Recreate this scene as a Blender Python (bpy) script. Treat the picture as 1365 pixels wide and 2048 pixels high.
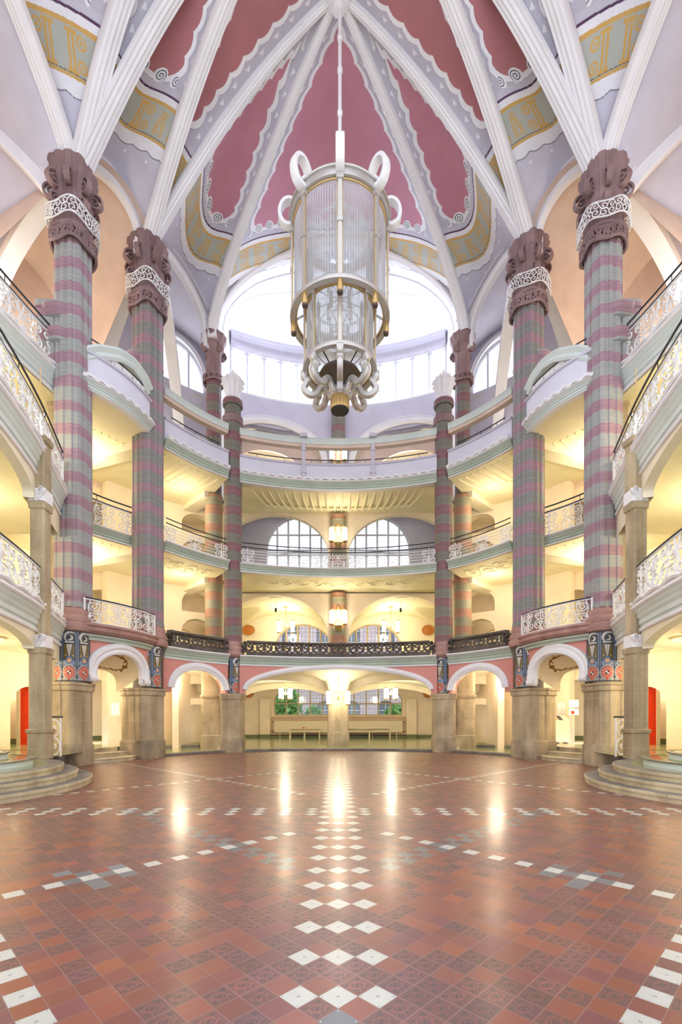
import bpy, math, random
import numpy as np
from math import pi, sin, cos, sqrt, atan2, radians
random.seed(7); RNG = np.random.default_rng(7)
for o in list(bpy.data.objects): bpy.data.objects.remove(o)
SC = bpy.context.scene
COL = SC.collection

# ------------------------------------------------------------------ camera, sky, light, exposure
FPX, CX, HY = 950.0, 677.0, 1438.0
cam_d = bpy.data.cameras.new('camera'); cam = bpy.data.objects.new('camera', cam_d); COL.objects.link(cam)
cam.location = (0, 0, 1.5); cam.rotation_euler = (pi/2, 0, 0)
cam_d.sensor_width = 36; cam_d.sensor_fit = 'AUTO'; cam_d.lens = FPX/2048*36
cam_d.shift_x = (682.5-CX)/2048; cam_d.shift_y = (HY-1024)/2048
cam_d.clip_start = .05; cam_d.clip_end = 400
SC.camera = cam
SC.view_settings.view_transform = 'Standard'; SC.view_settings.look = 'None'
SC.view_settings.exposure = 0.62; SC.view_settings.gamma = 1; SC.view_settings.use_curve_mapping = False
world = bpy.data.worlds.new('sky'); SC.world = world; world.use_nodes = True
WB = world.node_tree.nodes['Background']; WB.inputs[0].default_value = (0.83, 0.89, 1.0, 1); WB.inputs[1].default_value = 1.45

def lamp(kind, loc, energy, color=(1, .8, .5), size=.3, rot=None, sx=None, sy=None, name='lamp_and_fill_light', spread=None):
    d = bpy.data.lights.new(name, kind); d.energy = energy; d.color = color
    if kind == 'AREA':
        d.size = size
        if sx: d.shape = 'RECTANGLE'; d.size = sx; d.size_y = sy
    else: d.shadow_soft_size = size; d.specular_factor = .3
    o = bpy.data.objects.new(name, d); COL.objects.link(o); o.location = loc
    if rot: o.rotation_euler = rot
    return o
DAY = (.90, .93, 1.0)
# daylight through the great apse window and the open near half of the hall
lamp('AREA', (0, 30.0, 24.5), 2600, (.66, .76, 1.0), rot=(radians(-62), 0, 0), sx=15, sy=8, name='window_daylight')
for s in (-1, 1):
    lamp('AREA', (s*9.2, 27.4, 20.6), 160, DAY, rot=(radians(-80), 0, s*radians(-36)), sx=3.4, sy=3, name='lunette_daylight')

# ------------------------------------------------------------------ mesh helpers
ORG = {}
class MB:
    def __init__(s): s.V = []; s.F = []; s.n = 0; s.C = []
    def add(s, V, F, C=None):
        V = np.asarray(V, float).reshape(-1, 3)
        for f in F:
            f = np.asarray(f, int)
            s.F.append(f + s.n)
        s.V.append(V); s.n += len(V)
        if C is not None: s.C.append(np.asarray(C, float).reshape(-1, 3))
        return s
    def grid(s, P, cu=False, cv=False, C=None):
        nu, nv = P.shape[:2]
        I = np.arange(nu*nv).reshape(nu, nv)
        if cu: I = np.vstack([I, I[:1]])
        if cv: I = np.hstack([I, I[:, :1]])
        q = np.stack([I[:-1, :-1], I[1:, :-1], I[1:, 1:], I[:-1, 1:]], -1).reshape(-1, 4)
        s.F.append(q + s.n); s.V.append(P.reshape(-1, 3)); s.n += nu*nv
        if C is not None: s.C.append(np.asarray(C, float).reshape(-1, 3))
        return s
    def box(s, c, d, rz=0):
        x, y, z = [k/2 for k in d]
        V = np.array([[a*x, b*y, e*z] for a in (-1, 1) for b in (-1, 1) for e in (-1, 1)])
        if rz: V = rot2(V, rz)
        s.add(V+np.array(c), [[0,1,3,2],[4,6,7,5],[0,4,5,1],[2,3,7,6],[0,2,6,4],[1,5,7,3]]); return s
    def tube(s, P, r, n=6, closed=False, cap=True, flat=1.0):
        P = np.asarray(P, float)
        T = np.roll(P, -1, 0)-np.roll(P, 1, 0) if closed else np.gradient(P, axis=0)
        T /= np.linalg.norm(T, axis=1)[:, None]+1e-12
        up = np.array([0, 0, 1.]) if abs(T[0, 2]) < .9 else np.array([1., 0, 0])
        S = np.zeros_like(P); s0 = np.cross(T[0], up); s0 /= np.linalg.norm(s0)
        for i in range(len(P)):
            s0 = s0-T[i]*s0.dot(T[i]); s0 /= np.linalg.norm(s0)+1e-12; S[i] = s0
        N = np.cross(S, T)
        a = np.arange(n)*2*pi/n
        R = np.broadcast_to(np.asarray(r, float), (len(P),))[:, None, None]
        G = P[:, None]+R*(S[:, None]*np.cos(a)[None, :, None]+flat*N[:, None]*np.sin(a)[None, :, None])
        b = s.n
        s.grid(G, cu=closed, cv=True)
        if not closed and cap:
            s.F.append(np.array([b+np.arange(n)[::-1]])); s.F.append(np.array([b+(len(P)-1)*n+np.arange(n)]))
        return s
    def lathe(s, prof, c=(0, 0, 0), n=32, fl=0, nf=16, cap=True):
        prof = np.asarray(prof, float); a = np.arange(n)*2*pi/n
        rr = prof[:, 0][:, None]*(1-fl*(.5-.5*np.cos(a*nf))[None])
        P = np.stack([rr*np.cos(a), rr*np.sin(a), np.repeat(prof[:, 1][:, None], n, 1)], -1)+np.array(c)
        b = s.n; s.grid(P, cv=True)
        if cap:
            s.F.append(np.array([b+np.arange(n)[::-1]])); s.F.append(np.array([b+(len(prof)-1)*n+np.arange(n)]))
        return s
    def loft(s, secs, cap=True):
        P = np.asarray(secs, float); b = s.n; n = P.shape[1]
        s.grid(P, cv=True)
        if cap:
            s.F.append(np.array([b+np.arange(n)[::-1]])); s.F.append(np.array([b+(len(P)-1)*n+np.arange(n)]))
        return s
def rot2(V, a):
    V = np.array(V, float); c, d = cos(a), sin(a); x = V[..., 0]*c-V[..., 1]*d; y = V[..., 0]*d+V[..., 1]*c
    V[..., 0] = x; V[..., 1] = y; return V
def build(name, mb, mat, parent=None, ang=35, origin=None, uv=None, flats=False):
    V = np.concatenate(mb.V)
    if parent is not None: o0 = ORG[parent]
    elif origin is not None: o0 = np.array(origin, float)
    else: o0 = np.array([(V[:, 0].min()+V[:, 0].max())/2, (V[:, 1].min()+V[:, 1].max())/2, V[:, 2].min()])
    V = V-o0
    me = bpy.data.meshes.new(name)
    Fl = []; tot = []
    for f in mb.F:
        f = np.atleast_2d(f); Fl.append(f.reshape(-1)); tot.append(np.full(len(f), f.shape[1]))
    Fl = np.concatenate(Fl).astype(np.int32); tot = np.concatenate(tot).astype(np.int32)
    me.vertices.add(len(V)); me.vertices.foreach_set('co', V.astype(np.float32).ravel())
    me.loops.add(len(Fl)); me.loops.foreach_set('vertex_index', Fl)
    me.polygons.add(len(tot)); st = np.concatenate([[0], np.cumsum(tot)[:-1]]).astype(np.int32)
    me.polygons.foreach_set('loop_start', st); me.polygons.foreach_set('loop_total', tot)
    if not flats: me.polygons.foreach_set('use_smooth', np.ones(len(tot), bool))
    me.update(calc_edges=True)
    if mb.C:
        C = np.concatenate(mb.C); C4 = np.concatenate([srgb(C), np.ones((len(C), 1))], 1).astype(np.float32)
        at = me.color_attributes.new('Col', 'FLOAT_COLOR', 'POINT'); at.data.foreach_set('color', C4.ravel())
    if not flats and ang < 180: me.set_sharp_from_angle(angle=radians(ang))
    me.materials.append(mat)
    o = bpy.data.objects.new(name, me); COL.objects.link(o); ORG[o] = o0
    if parent is not None: o.parent = parent
    else: o.location = o0
    return o
def thing(name, label, cat, loc, group=None):
    o = bpy.data.objects.new(name, None); COL.objects.link(o); o.location = loc; o.empty_display_size = .2
    ORG[o] = np.array(loc, float); tag(o, label, cat, group); return o
def tag(o, label, cat, group=None):
    o['label'] = label; o['category'] = cat
    if group: o['group'] = group
    return o
def struct(name, mb, mat, **k):
    o = build(name, mb, mat, **k); o['kind'] = 'structure'; return o
def copy_tree(root, loc, label=None, rz=None):
    r = root.copy(); COL.objects.link(r); r.location = loc; ORG[r] = np.array(loc, float)
    if label: r['label'] = label
    if rz is not None: r.rotation_euler = (0, 0, rz)
    for ch in list(root.children):
        c = ch.copy(); COL.objects.link(c); c.parent = r
        for g in list(ch.children):
            d = g.copy(); COL.objects.link(d); d.parent = c
    return r
def srgb(c):
    c = np.asarray(c, float)
    return np.where(c <= .04045, c/12.92, ((np.maximum(c, 0)+.055)/1.055)**2.4)
def hexc(r, g, b): return tuple(srgb(np.array([r, g, b])/255.))+(1,)

# ------------------------------------------------------------------ materials
def newmat(name):
    m = bpy.data.materials.new(name); m.use_nodes = True
    nt = m.node_tree; return m, nt, nt.nodes['Principled BSDF']
class E:
    """tiny expression helper over math nodes"""
    def __init__(s, nt, sock): s.nt = nt; s.s = sock
    def op(s, kind, *a):
        n = s.nt.nodes.new('ShaderNodeMath'); n.operation = kind
        for i, v in enumerate((s,)+a):
            if isinstance(v, E): s.nt.links.new(v.s, n.inputs[i])
            else: n.inputs[i].default_value = v
        return E(s.nt, n.outputs[0])
    def __add__(s, o): return s.op('ADD', o)
    def __sub__(s, o): return s.op('SUBTRACT', o)
    def __mul__(s, o): return s.op('MULTIPLY', o)
    def __truediv__(s, o): return s.op('DIVIDE', o)
    def lt(s, o): return s.op('LESS_THAN', o)
    def gt(s, o): return s.op('GREATER_THAN', o)
    def fr(s): return s.op('FRACT')
    def abs(s): return s.op('ABSOLUTE')
    def mx(s, o): return s.op('MAXIMUM', o)
    def mn(s, o): return s.op('MINIMUM', o)
def mixc(nt, f, a, b, mode='MIX'):
    n = nt.nodes.new('ShaderNodeMix'); n.data_type = 'RGBA'; n.blend_type = mode
    for sock, v in ((n.inputs[0], f), (n.inputs[6], a), (n.inputs[7], b)):
        if isinstance(v, E): nt.links.new(v.s, sock)
        elif hasattr(v, 'links'): nt.links.new(v, sock)
        else: sock.default_value = v
    return n.outputs[2]
def noise(nt, scale, vec=None, detail=3, dist=0, rough=.5):
    n = nt.nodes.new('ShaderNodeTexNoise'); n.inputs['Scale'].default_value = scale; n.inputs['Detail'].default_value = detail
    n.inputs['Distortion'].default_value = dist; n.inputs['Roughness'].default_value = rough
    if vec is not None: nt.links.new(vec, n.inputs['Vector'])
    return E(nt, n.outputs['Fac'])
def geopos(nt): return nt.nodes.new('ShaderNodeNewGeometry').outputs['Position']
def bump(nt, h, strength, dist, bsdf):
    b = nt.nodes.new('ShaderNodeBump'); b.inputs['Strength'].default_value = strength; b.inputs['Distance'].default_value = dist
    nt.links.new(h.s, b.inputs['Height']); nt.links.new(b.outputs[0], bsdf.inputs['Normal'])
def plaster(name, col, var=.06, rough=.7, bs=.15, scale=1.2, bscale=60, metal=0, col2=None):
    m, nt, b = newmat(name); pos = geopos(nt); n1 = noise(nt, scale, pos, 4)
    dark = tuple(c*(1-3*var) for c in col[:3])+(1,) if col2 is None else col2
    lite = tuple(min(1, c*(1+var)) for c in col[:3])+(1,)
    cr = nt.nodes.new('ShaderNodeMapRange'); cr.inputs[1].default_value = .3; cr.inputs[2].default_value = .7; nt.links.new(n1.s, cr.inputs[0])
    nt.links.new(mixc(nt, cr.outputs[0], dark, lite), b.inputs['Base Color'])
    b.inputs['Roughness'].default_value = rough; b.inputs['Metallic'].default_value = metal
    if bs: bump(nt, noise(nt, bscale, pos, 3), bs, .02, b)
    return m
def colmat(name, rough=.7, bs=.08, metal=0):
    m, nt, b = newmat(name); a = nt.nodes.new('ShaderNodeAttribute'); a.attribute_name = 'Col'
    pos = geopos(nt); n = noise(nt, .9, pos, 5); n2 = noise(nt, 12, pos, 2)
    f = (n*.35+n2*.1)+.78
    g = nt.nodes.new('ShaderNodeCombineXYZ')
    for i in range(3): nt.links.new(f.s, g.inputs[i])
    nt.links.new(mixc(nt, 1.0, a.outputs['Color'], g.outputs[0], 'MULTIPLY'), b.inputs['Base Color'])
    b.inputs['Roughness'].default_value = rough; b.inputs['Metallic'].default_value = metal
    if bs: bump(nt, noise(nt, 50, pos, 3), bs, .02, b)
    return m
def banded(name, period, duty, ph, cA, cB, course=.30, cC=None):
    """sandstone in alternating grey-green and dusky pink courses"""
    m, nt, b = newmat(name); pos = geopos(nt)
    sx = nt.nodes.new('ShaderNodeSeparateXYZ'); nt.links.new(pos, sx.inputs[0]); z = E(nt, sx.outputs[2])
    mp = nt.nodes.new('ShaderNodeMapping'); mp.inputs['Scale'].default_value = (.9, .9, 6); nt.links.new(pos, mp.inputs[0])
    w = noise(nt, 1.3, mp.outputs[0], 3); mp2 = nt.nodes.new('ShaderNodeMapping'); mp2.inputs['Scale'].default_value = (1.2, 1.2, 16)
    nt.links.new(pos, mp2.inputs[0]); streak = noise(nt, 2.2, mp2.outputs[0], 4, .4)
    big = noise(nt, .8, pos, 2)
    zz = z+(w-.5)*.10+(big-.5)*.25
    t = (zz/period+ph).fr()
    isB = t.lt(duty)
    ca = mixc(nt, streak, tuple(c*.74 for c in cA[:3])+(1,), tuple(min(1, c*1.24) for c in cA[:3])+(1,))
    cb = mixc(nt, streak, tuple(c*.72 for c in cB[:3])+(1,), tuple(min(1, c*1.28) for c in cB[:3])+(1,))
    c = mixc(nt, isB, ca, cb)
    line = ((z/course).fr()).lt(.035)
    c = mixc(nt, line*.32, c, (.62, .60, .58, 1))
    nt.links.new(c, b.inputs['Base Color']); b.inputs['Roughness'].default_value = .62
    bump(nt, streak+noise(nt, 40, pos, 3)*.4-line*.8, .22, .02, b)
    return m
def stone(name, c1, c2, rough=.75, bs=.4, bscale=25, course=None):
    m, nt, b = newmat(name); pos = geopos(nt); n = noise(nt, 1.1, pos, 6, .3); n2 = noise(nt, 22, pos, 3)
    mp = nt.nodes.new('ShaderNodeMapping'); mp.inputs['Scale'].default_value = (1.4, 1.4, .35); nt.links.new(pos, mp.inputs[0])
    st = noise(nt, 1.8, mp.outputs[0], 4)
    f = ((n-.5)*1.4+(st-.5)*1.5+(n2-.5)*.5)+.5
    c = mixc(nt, f.mx(0).mn(1), c2, c1)
    h = noise(nt, bscale, pos, 5)
    if course:
        sx = nt.nodes.new('ShaderNodeSeparateXYZ'); nt.links.new(pos, sx.inputs[0]); z = E(nt, sx.outputs[2])
        line = ((z/course).fr()).lt(.02); c = mixc(nt, line*.35, c, (.55, .50, .40, 1)); h = h-line*.6
    nt.links.new(c, b.inputs['Base Color']); b.inputs['Roughness'].default_value = rough
    bump(nt, h, bs, .03, b); return m
def simple(name, col, rough=.5, metal=0, emit=None, es=0):
    m, nt, b = newmat(name); pos = geopos(nt); n = noise(nt, 9, pos, 2)
    nt.links.new(mixc(nt, n, tuple(c*.86 for c in col[:3])+(1,), tuple(min(1, c*1.08) for c in col[:3])+(1,)), b.inputs['Base Color'])
    b.inputs['Roughness'].default_value = rough; b.inputs['Metallic'].default_value = metal
    if emit: b.inputs['Emission Color'].default_value = emit; b.inputs['Emission Strength'].default_value = es
    return m
M = {}
M['lav'] = plaster('lavender_plaster', hexc(205, 200, 212), .03)
M['lav2'] = plaster('lilac_parapet_plaster', hexc(218, 216, 228), .02)
M['white'] = plaster('white_stucco', hexc(236, 233, 234), .02, bs=.1)
M['peach'] = plaster('peach_plaster', hexc(226, 200, 182), .04)
M['cream'] = plaster('cream_plaster', hexc(240, 228, 200), .03)
M['wallp'] = plaster('pale_apricot_wall', hexc(238, 220, 192), .03)
M['yellow'] = plaster('yellow_cream_ceiling', hexc(240, 228, 190), .03)
M['pink'] = plaster('coral_pink_plaster', hexc(216, 146, 134), .03)
M['green'] = plaster('sage_green_moulding', hexc(182, 194, 178), .04)
M['mint'] = plaster('pale_mint_moulding', hexc(212, 220, 214), .03)
M['lino'] = plaster('green_linoleum', hexc(150, 158, 112), .06, rough=.12, bs=.02, scale=.7)
M['sand'] = stone('brown_sandstone', hexc(200, 180, 146), hexc(140, 122, 94), course=.72)
M['sandr'] = stone('rough_sandstone', hexc(192, 172, 140), hexc(104, 90, 70), bs=1.0, bscale=9)
M['dark'] = stone('dark_grey_stone', hexc(112, 102, 94), hexc(66, 58, 52), course=None)
M['step'] = stone('worn_step_stone', hexc(150, 142, 128), hexc(96, 90, 84), bs=.2)
M['stepn'] = stone('pale_step_nosing', hexc(215, 198, 160), hexc(150, 132, 104), bs=.3)
M['cap'] = stone('purple_brown_capital_stone', hexc(160, 132, 130), hexc(116, 90, 90), bs=.35)
M['base'] = stone('mauve_base_stone', hexc(190, 150, 138), hexc(150, 112, 106), bs=.25, course=.24)
GA = hexc(156, 156, 152); PB = hexc(156, 122, 132)
M['bandA'] = banded('banded_sandstone_wide', .755, .44, .1, GA, PB, .25)
M['bandB'] = banded('banded_sandstone_middle', .80, .43, .4, hexc(132, 132, 126), PB, .27)
M['bandC'] = banded('banded_sandstone_slim', .84, .46, .2, hexc(116, 113, 102), hexc(130, 90, 94), .28)
M['bandF'] = banded('banded_sandstone_inner', .82, .5, .3, hexc(148, 142, 116), hexc(170, 124, 100), .40)
M['iron'] = simple('white_painted_iron', hexc(236, 234, 232), .4)
M['rail'] = simple('dark_blue_handrail', hexc(44, 52, 66), .25)
M['gold'] = simple('gold_leaf', hexc(196, 162, 104), .35, .6)
M['dgold'] = simple('ochre_gilding', hexc(140, 104, 40), .5, .2)
M['paint'] = colmat('painted_vault', .75)
M['mosaic'] = colmat('knight_mosaic', .45, .2)
M['silver'] = simple('pewter_white_metal', hexc(196, 190, 184), .35, .45)
M['bronze'] = simple('dark_bronze', hexc(92, 78, 66), .4, .5)
M['black'] = simple('matt_black', hexc(22, 22, 26), .6)
M['lampw'] = simple('glowing_lamp_glass', (1, .93, .78, 1), .3, 0, (1, .90, .68, 1), 4)
M['wood'] = simple('window_oak', hexc(196, 172, 134), .5)
M['wframe'] = simple('pale_window_frame', hexc(214, 214, 220), .5)
M['red'] = simple('orange_red_door', hexc(222, 62, 24), .35)
M['terra'] = simple('terracotta', hexc(190, 120, 52), .7)
M['bench'] = simple('cream_bench_paint', hexc(226, 214, 184), .4)
M['gbase'] = simple('green_skirting', hexc(112, 122, 86), .4)
M['paper'] = simple('white_paper', hexc(240, 238, 230), .8)
def glassmat(name, tint, fac, rough=.05):
    m = bpy.data.materials.new(name); m.use_nodes = True; nt = m.node_tree; nt.nodes.clear()
    out = nt.nodes.new('ShaderNodeOutputMaterial'); mx = nt.nodes.new('ShaderNodeMixShader'); mx.inputs[0].default_value = fac
    tr = nt.nodes.new('ShaderNodeBsdfTransparent'); tr.inputs[0].default_value = tint
    gl = nt.nodes.new('ShaderNodeBsdfGlossy'); gl.inputs['Roughness'].default_value = rough
    n = noise(nt, 5, geopos(nt), 2); nt.links.new(mixc(nt, n, (.8, .8, .8, 1), (1, 1, 1, 1)), gl.inputs[0])
    nt.links.new(tr.outputs[0], mx.inputs[1]); nt.links.new(gl.outputs[0], mx.inputs[2]); nt.links.new(mx.outputs[0], out.inputs[0])
    return m
M['glass'] = glassmat('clear_window_glass', (.97, .98, 1, 1), .05)
def ribglass():
    m = bpy.data.materials.new('ribbed_lantern_glass'); m.use_nodes = True; nt = m.node_tree; nt.nodes.clear()
    out = nt.nodes.new('ShaderNodeOutputMaterial'); m1 = nt.nodes.new('ShaderNodeMixShader'); m2 = nt.nodes.new('ShaderNodeMixShader')
    tr = nt.nodes.new('ShaderNodeBsdfTransparent'); tr.inputs[0].default_value = (.84, .87, .89, 1)
    tl = nt.nodes.new('ShaderNodeBsdfTranslucent'); tl.inputs[0].default_value = (.93, .95, .97, 1)
    gl = nt.nodes.new('ShaderNodeBsdfGlossy'); gl.inputs['Roughness'].default_value = .15
    a = nt.nodes.new('ShaderNodeUVMap')
    pos = geopos(nt); sx = nt.nodes.new('ShaderNodeSeparateXYZ'); nt.links.new(pos, sx.inputs[0])
    x = E(nt, sx.outputs[0])-.05; y = E(nt, sx.outputs[1])-14.5
    an = x.op('ARCTAN2', y)
    w = (an*110).op('SINE')*.5+.5
    mp = nt.nodes.new('ShaderNodeMapping'); mp.inputs['Scale'].default_value = (1, 1, .5); nt.links.new(pos, mp.inputs[0])
    fa = (w*.26+noise(nt, 3, mp.outputs[0], 4)*.25+.34)
    nt.links.new(fa.s, m1.inputs[0]); m2.inputs[0].default_value = .12
    nt.links.new(tr.outputs[0], m1.inputs[1]); nt.links.new(tl.outputs[0], m1.inputs[2])
    nt.links.new(m1.outputs[0], m2.inputs[1]); nt.links.new(gl.outputs[0], m2.inputs[2]); nt.links.new(m2.outputs[0], out.inputs[0])
    nt.nodes.remove(a); return m
M['ribglass'] = ribglass()

# ------------------------------------------------------------------ plan of the hall
D0 = 14.5
C0 = np.array([0, D0])
RO = 13.0
def arc3(p, q, m, n=40):
    """circular arc p -> m -> q in plan (m on the arc)"""
    p, q, m = map(lambda v: np.array(v, float), (p, q, m))
    t = np.linspace(0, 1, n)[:, None]
    c = 2*m-.5*(p+q)      # quadratic through m at t=.5
    return (1-t)**2*p+2*t*(1-t)*c+t**2*q
def poly(pts, n=60):
    """smooth (Catmull-Rom) curve through plan or space points"""
    P = np.array(pts, float); k = len(P); P = np.vstack([2*P[0]-P[1], P, 2*P[-1]-P[-2]])
    out = []
    m = max(2, n//(k-1))
    for i in range(1, k):
        t = np.linspace(0, 1, m, endpoint=(i == k-1))[:, None]
        a, b, c, d = P[i-1], P[i], P[i+1], P[i+2]
        out.append(.5*((2*b)+(-a+c)*t+(2*a-5*b+4*c-d)*t**2+(-a+3*b-3*c+d)*t**3))
    return np.vstack(out)
def mir(P, s): P = np.array(P, float).copy(); P[..., 0] *= s; return P
def arclen(P): d = np.linalg.norm(np.diff(P, axis=0), axis=1); return np.concatenate([[0], np.cumsum(d)])
def at_len(P, L, s):
    return np.stack([np.interp(s, L, P[:, k]) for k in range(P.shape[1])], -1)
def outward(P):
    """unit plan normals pointing away from the hall centre"""
    T = np.gradient(P, axis=0); T /= np.linalg.norm(T, axis=1)[:, None]+1e-9
    N = np.stack([T[:, 1], -T[:, 0]], -1)
    sg = np.sign(np.sum(N*(P-C0), axis=1)); sg[sg == 0] = 1
    return N*np.sign(np.median(sg))
E0 = arc3((-4.5, 21.62), (4.5, 21.62), (0, 22.45), 60)
def E1(s): return mir(arc3((4.95, 21.3), (6.95, 18.9), (6.05, 20.2)), s)
def E2(s): return mir(arc3((7.15, 17.9), (8.35, 15.35), (7.5, 16.55)), s)      # bowed balcony line
def E2b(s): return mir(arc3((7.75, 18.75), (9.0, 17.2), (8.45, 18.0)), s)     # set back line of the second floor
def E3(s): return mir(poly([(8.75, 14.9), (7.95, 12.5), (7.45, 10.6), (7.15, 9.0), (7.0, 7.4), (7.15, 5.2)]), s)
def E3b(s): return mir(poly([(9.1, 15.7), (9.4, 13.4), (9.6, 11), (9.6, 7.5), (9.6, 4.5)]), s)
def sweep(mb, P, prof, closed=True, up=None):
    """profile [(out, z)] swept along a plan curve"""
    N = outward(P); pr = np.asarray(prof, float)
    G = np.zeros((len(P), len(pr), 3)); G[..., :2] = P[:, None]-N[:, None]*pr[None, :, 0:1]; G[..., 2] = pr[None, :, 1]
    b = mb.n; mb.grid(G, cv=closed)
    if closed:
        k = len(pr); mb.F.append(np.array([b+np.arange(k)])); mb.F.append(np.array([b+(len(P)-1)*k+np.arange(k)[::-1]]))
    return mb
def wall(mb, P, z0, z1, th, ops=(), step=.12, nrm=None, back=True):
    """upright wall along plan curve P, thickness th outwards, with arched openings (s0,s1,zb,zs,zc)"""
    L = arclen(P); tot = L[-1]
    S = list(np.arange(0, tot, step))+[tot]
    for o in ops:
        S += [o[0], o[1]]+list((o[0]+o[1])/2-(o[1]-o[0])/2*np.cos(np.linspace(0, pi, 33)))
    S = np.unique(np.round([v for v in S if 0 <= v <= tot+1e-9], 4))
    N0 = outward(P) if nrm is None else np.broadcast_to(np.array(nrm, float), P.shape)
    Q = at_len(P, L, S); N = at_len(N0, L, S); B = Q+N*th
    def top(o, s):
        t = np.clip((s-(o[0]+o[1])/2)/((o[1]-o[0])/2), -1, 1); return o[3]+(o[4]-o[3])*sqrt(max(0, 1-t*t))
    def v(i, z, bk): p = B[i] if bk else Q[i]; return (p[0], p[1], z)
    def quad(a, b, c, d): mb.add([a, b, c, d], [[0, 1, 2, 3]])
    for i in range(len(S)-1):
        mid = (S[i]+S[i+1])/2
        act = sorted([o for o in ops if o[0] <= mid <= o[1]], key=lambda o: o[2])
        za, zb_ = z0, z0
        for o in act:
            if o[2] > za+1e-4:
                for bk in (0, 1) if back else (0,): quad(v(i, za, bk), v(i+1, zb_, bk), v(i+1, o[2], bk), v(i, o[2], bk))
                quad(v(i, o[2], 0), v(i+1, o[2], 0), v(i+1, o[2], 1), v(i, o[2], 1))
            za, zb_ = top(o, S[i]), top(o, S[i+1])
            quad(v(i, za, 0), v(i+1, zb_, 0), v(i+1, zb_, 1), v(i, za, 1))
        for bk in (0, 1) if back else (0,): quad(v(i, za, bk), v(i+1, zb_, bk), v(i+1, z1, bk), v(i, z1, bk))
    for o in ops:
        for ss in (o[0], o[1]):
            if 0 < ss < tot:
                q = at_len(P, L, np.array([ss]))[0]; n = at_len(N0, L, np.array([ss]))[0]; bq = q+n*th
                zb = max(o[2], z0)
                quad((q[0], q[1], zb), (bq[0], bq[1], zb), (bq[0], bq[1], o[3]), (q[0], q[1], o[3]))
    for i in (0, len(S)-1):
        quad(v(i, z0, 0), v(i, z0, 1), v(i, z1, 1), v(i, z1, 0))
    return mb
def archline(P, o, n=49, off=0.0, legs=0):
    """space curve of an opening's arch, lying on the face (off = towards the hall)"""
    L = arclen(P); N0 = outward(P); t = np.linspace(-1, 1, n); t = np.sin(t*pi/2)
    s = (o[0]+o[1])/2+t*(o[1]-o[0])/2; z = o[3]+(o[4]-o[3])*np.sqrt(np.maximum(0, 1-t*t))
    if legs: s = np.concatenate([[s[0]], s, [s[-1]]]); z = np.concatenate([[z[0]-legs], z, [z[-1]-legs]])
    q = at_len(P, L, s)-at_len(N0, L, s)*off
    return np.column_stack([q, z])
def sweep3(mb, P, w, prof, side=None, closed=False):
    """profile [(across, proud)] swept along space curve; side = constant vector for 'proud' direction (or per point)"""
    P = np.asarray(P, float); T = np.gradient(P, axis=0); T /= np.linalg.norm(T, axis=1)[:, None]+1e-9
    Nn = np.broadcast_to(np.asarray(side, float), P.shape).copy(); Nn -= T*np.sum(T*Nn, 1)[:, None]; Nn /= np.linalg.norm(Nn, axis=1)[:, None]+1e-9
    S = np.cross(T, Nn); pr = np.asarray(prof, float)
    G = P[:, None]+S[:, None]*pr[None, :, 0:1]*w+Nn[:, None]*pr[None, :, 1:2]
    b = mb.n; mb.grid(G, cv=True); k = len(pr)
    mb.F.append(np.array([b+np.arange(k)])); mb.F.append(np.array([b+(len(P)-1)*k+np.arange(k)[::-1]]))
    return mb
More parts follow.
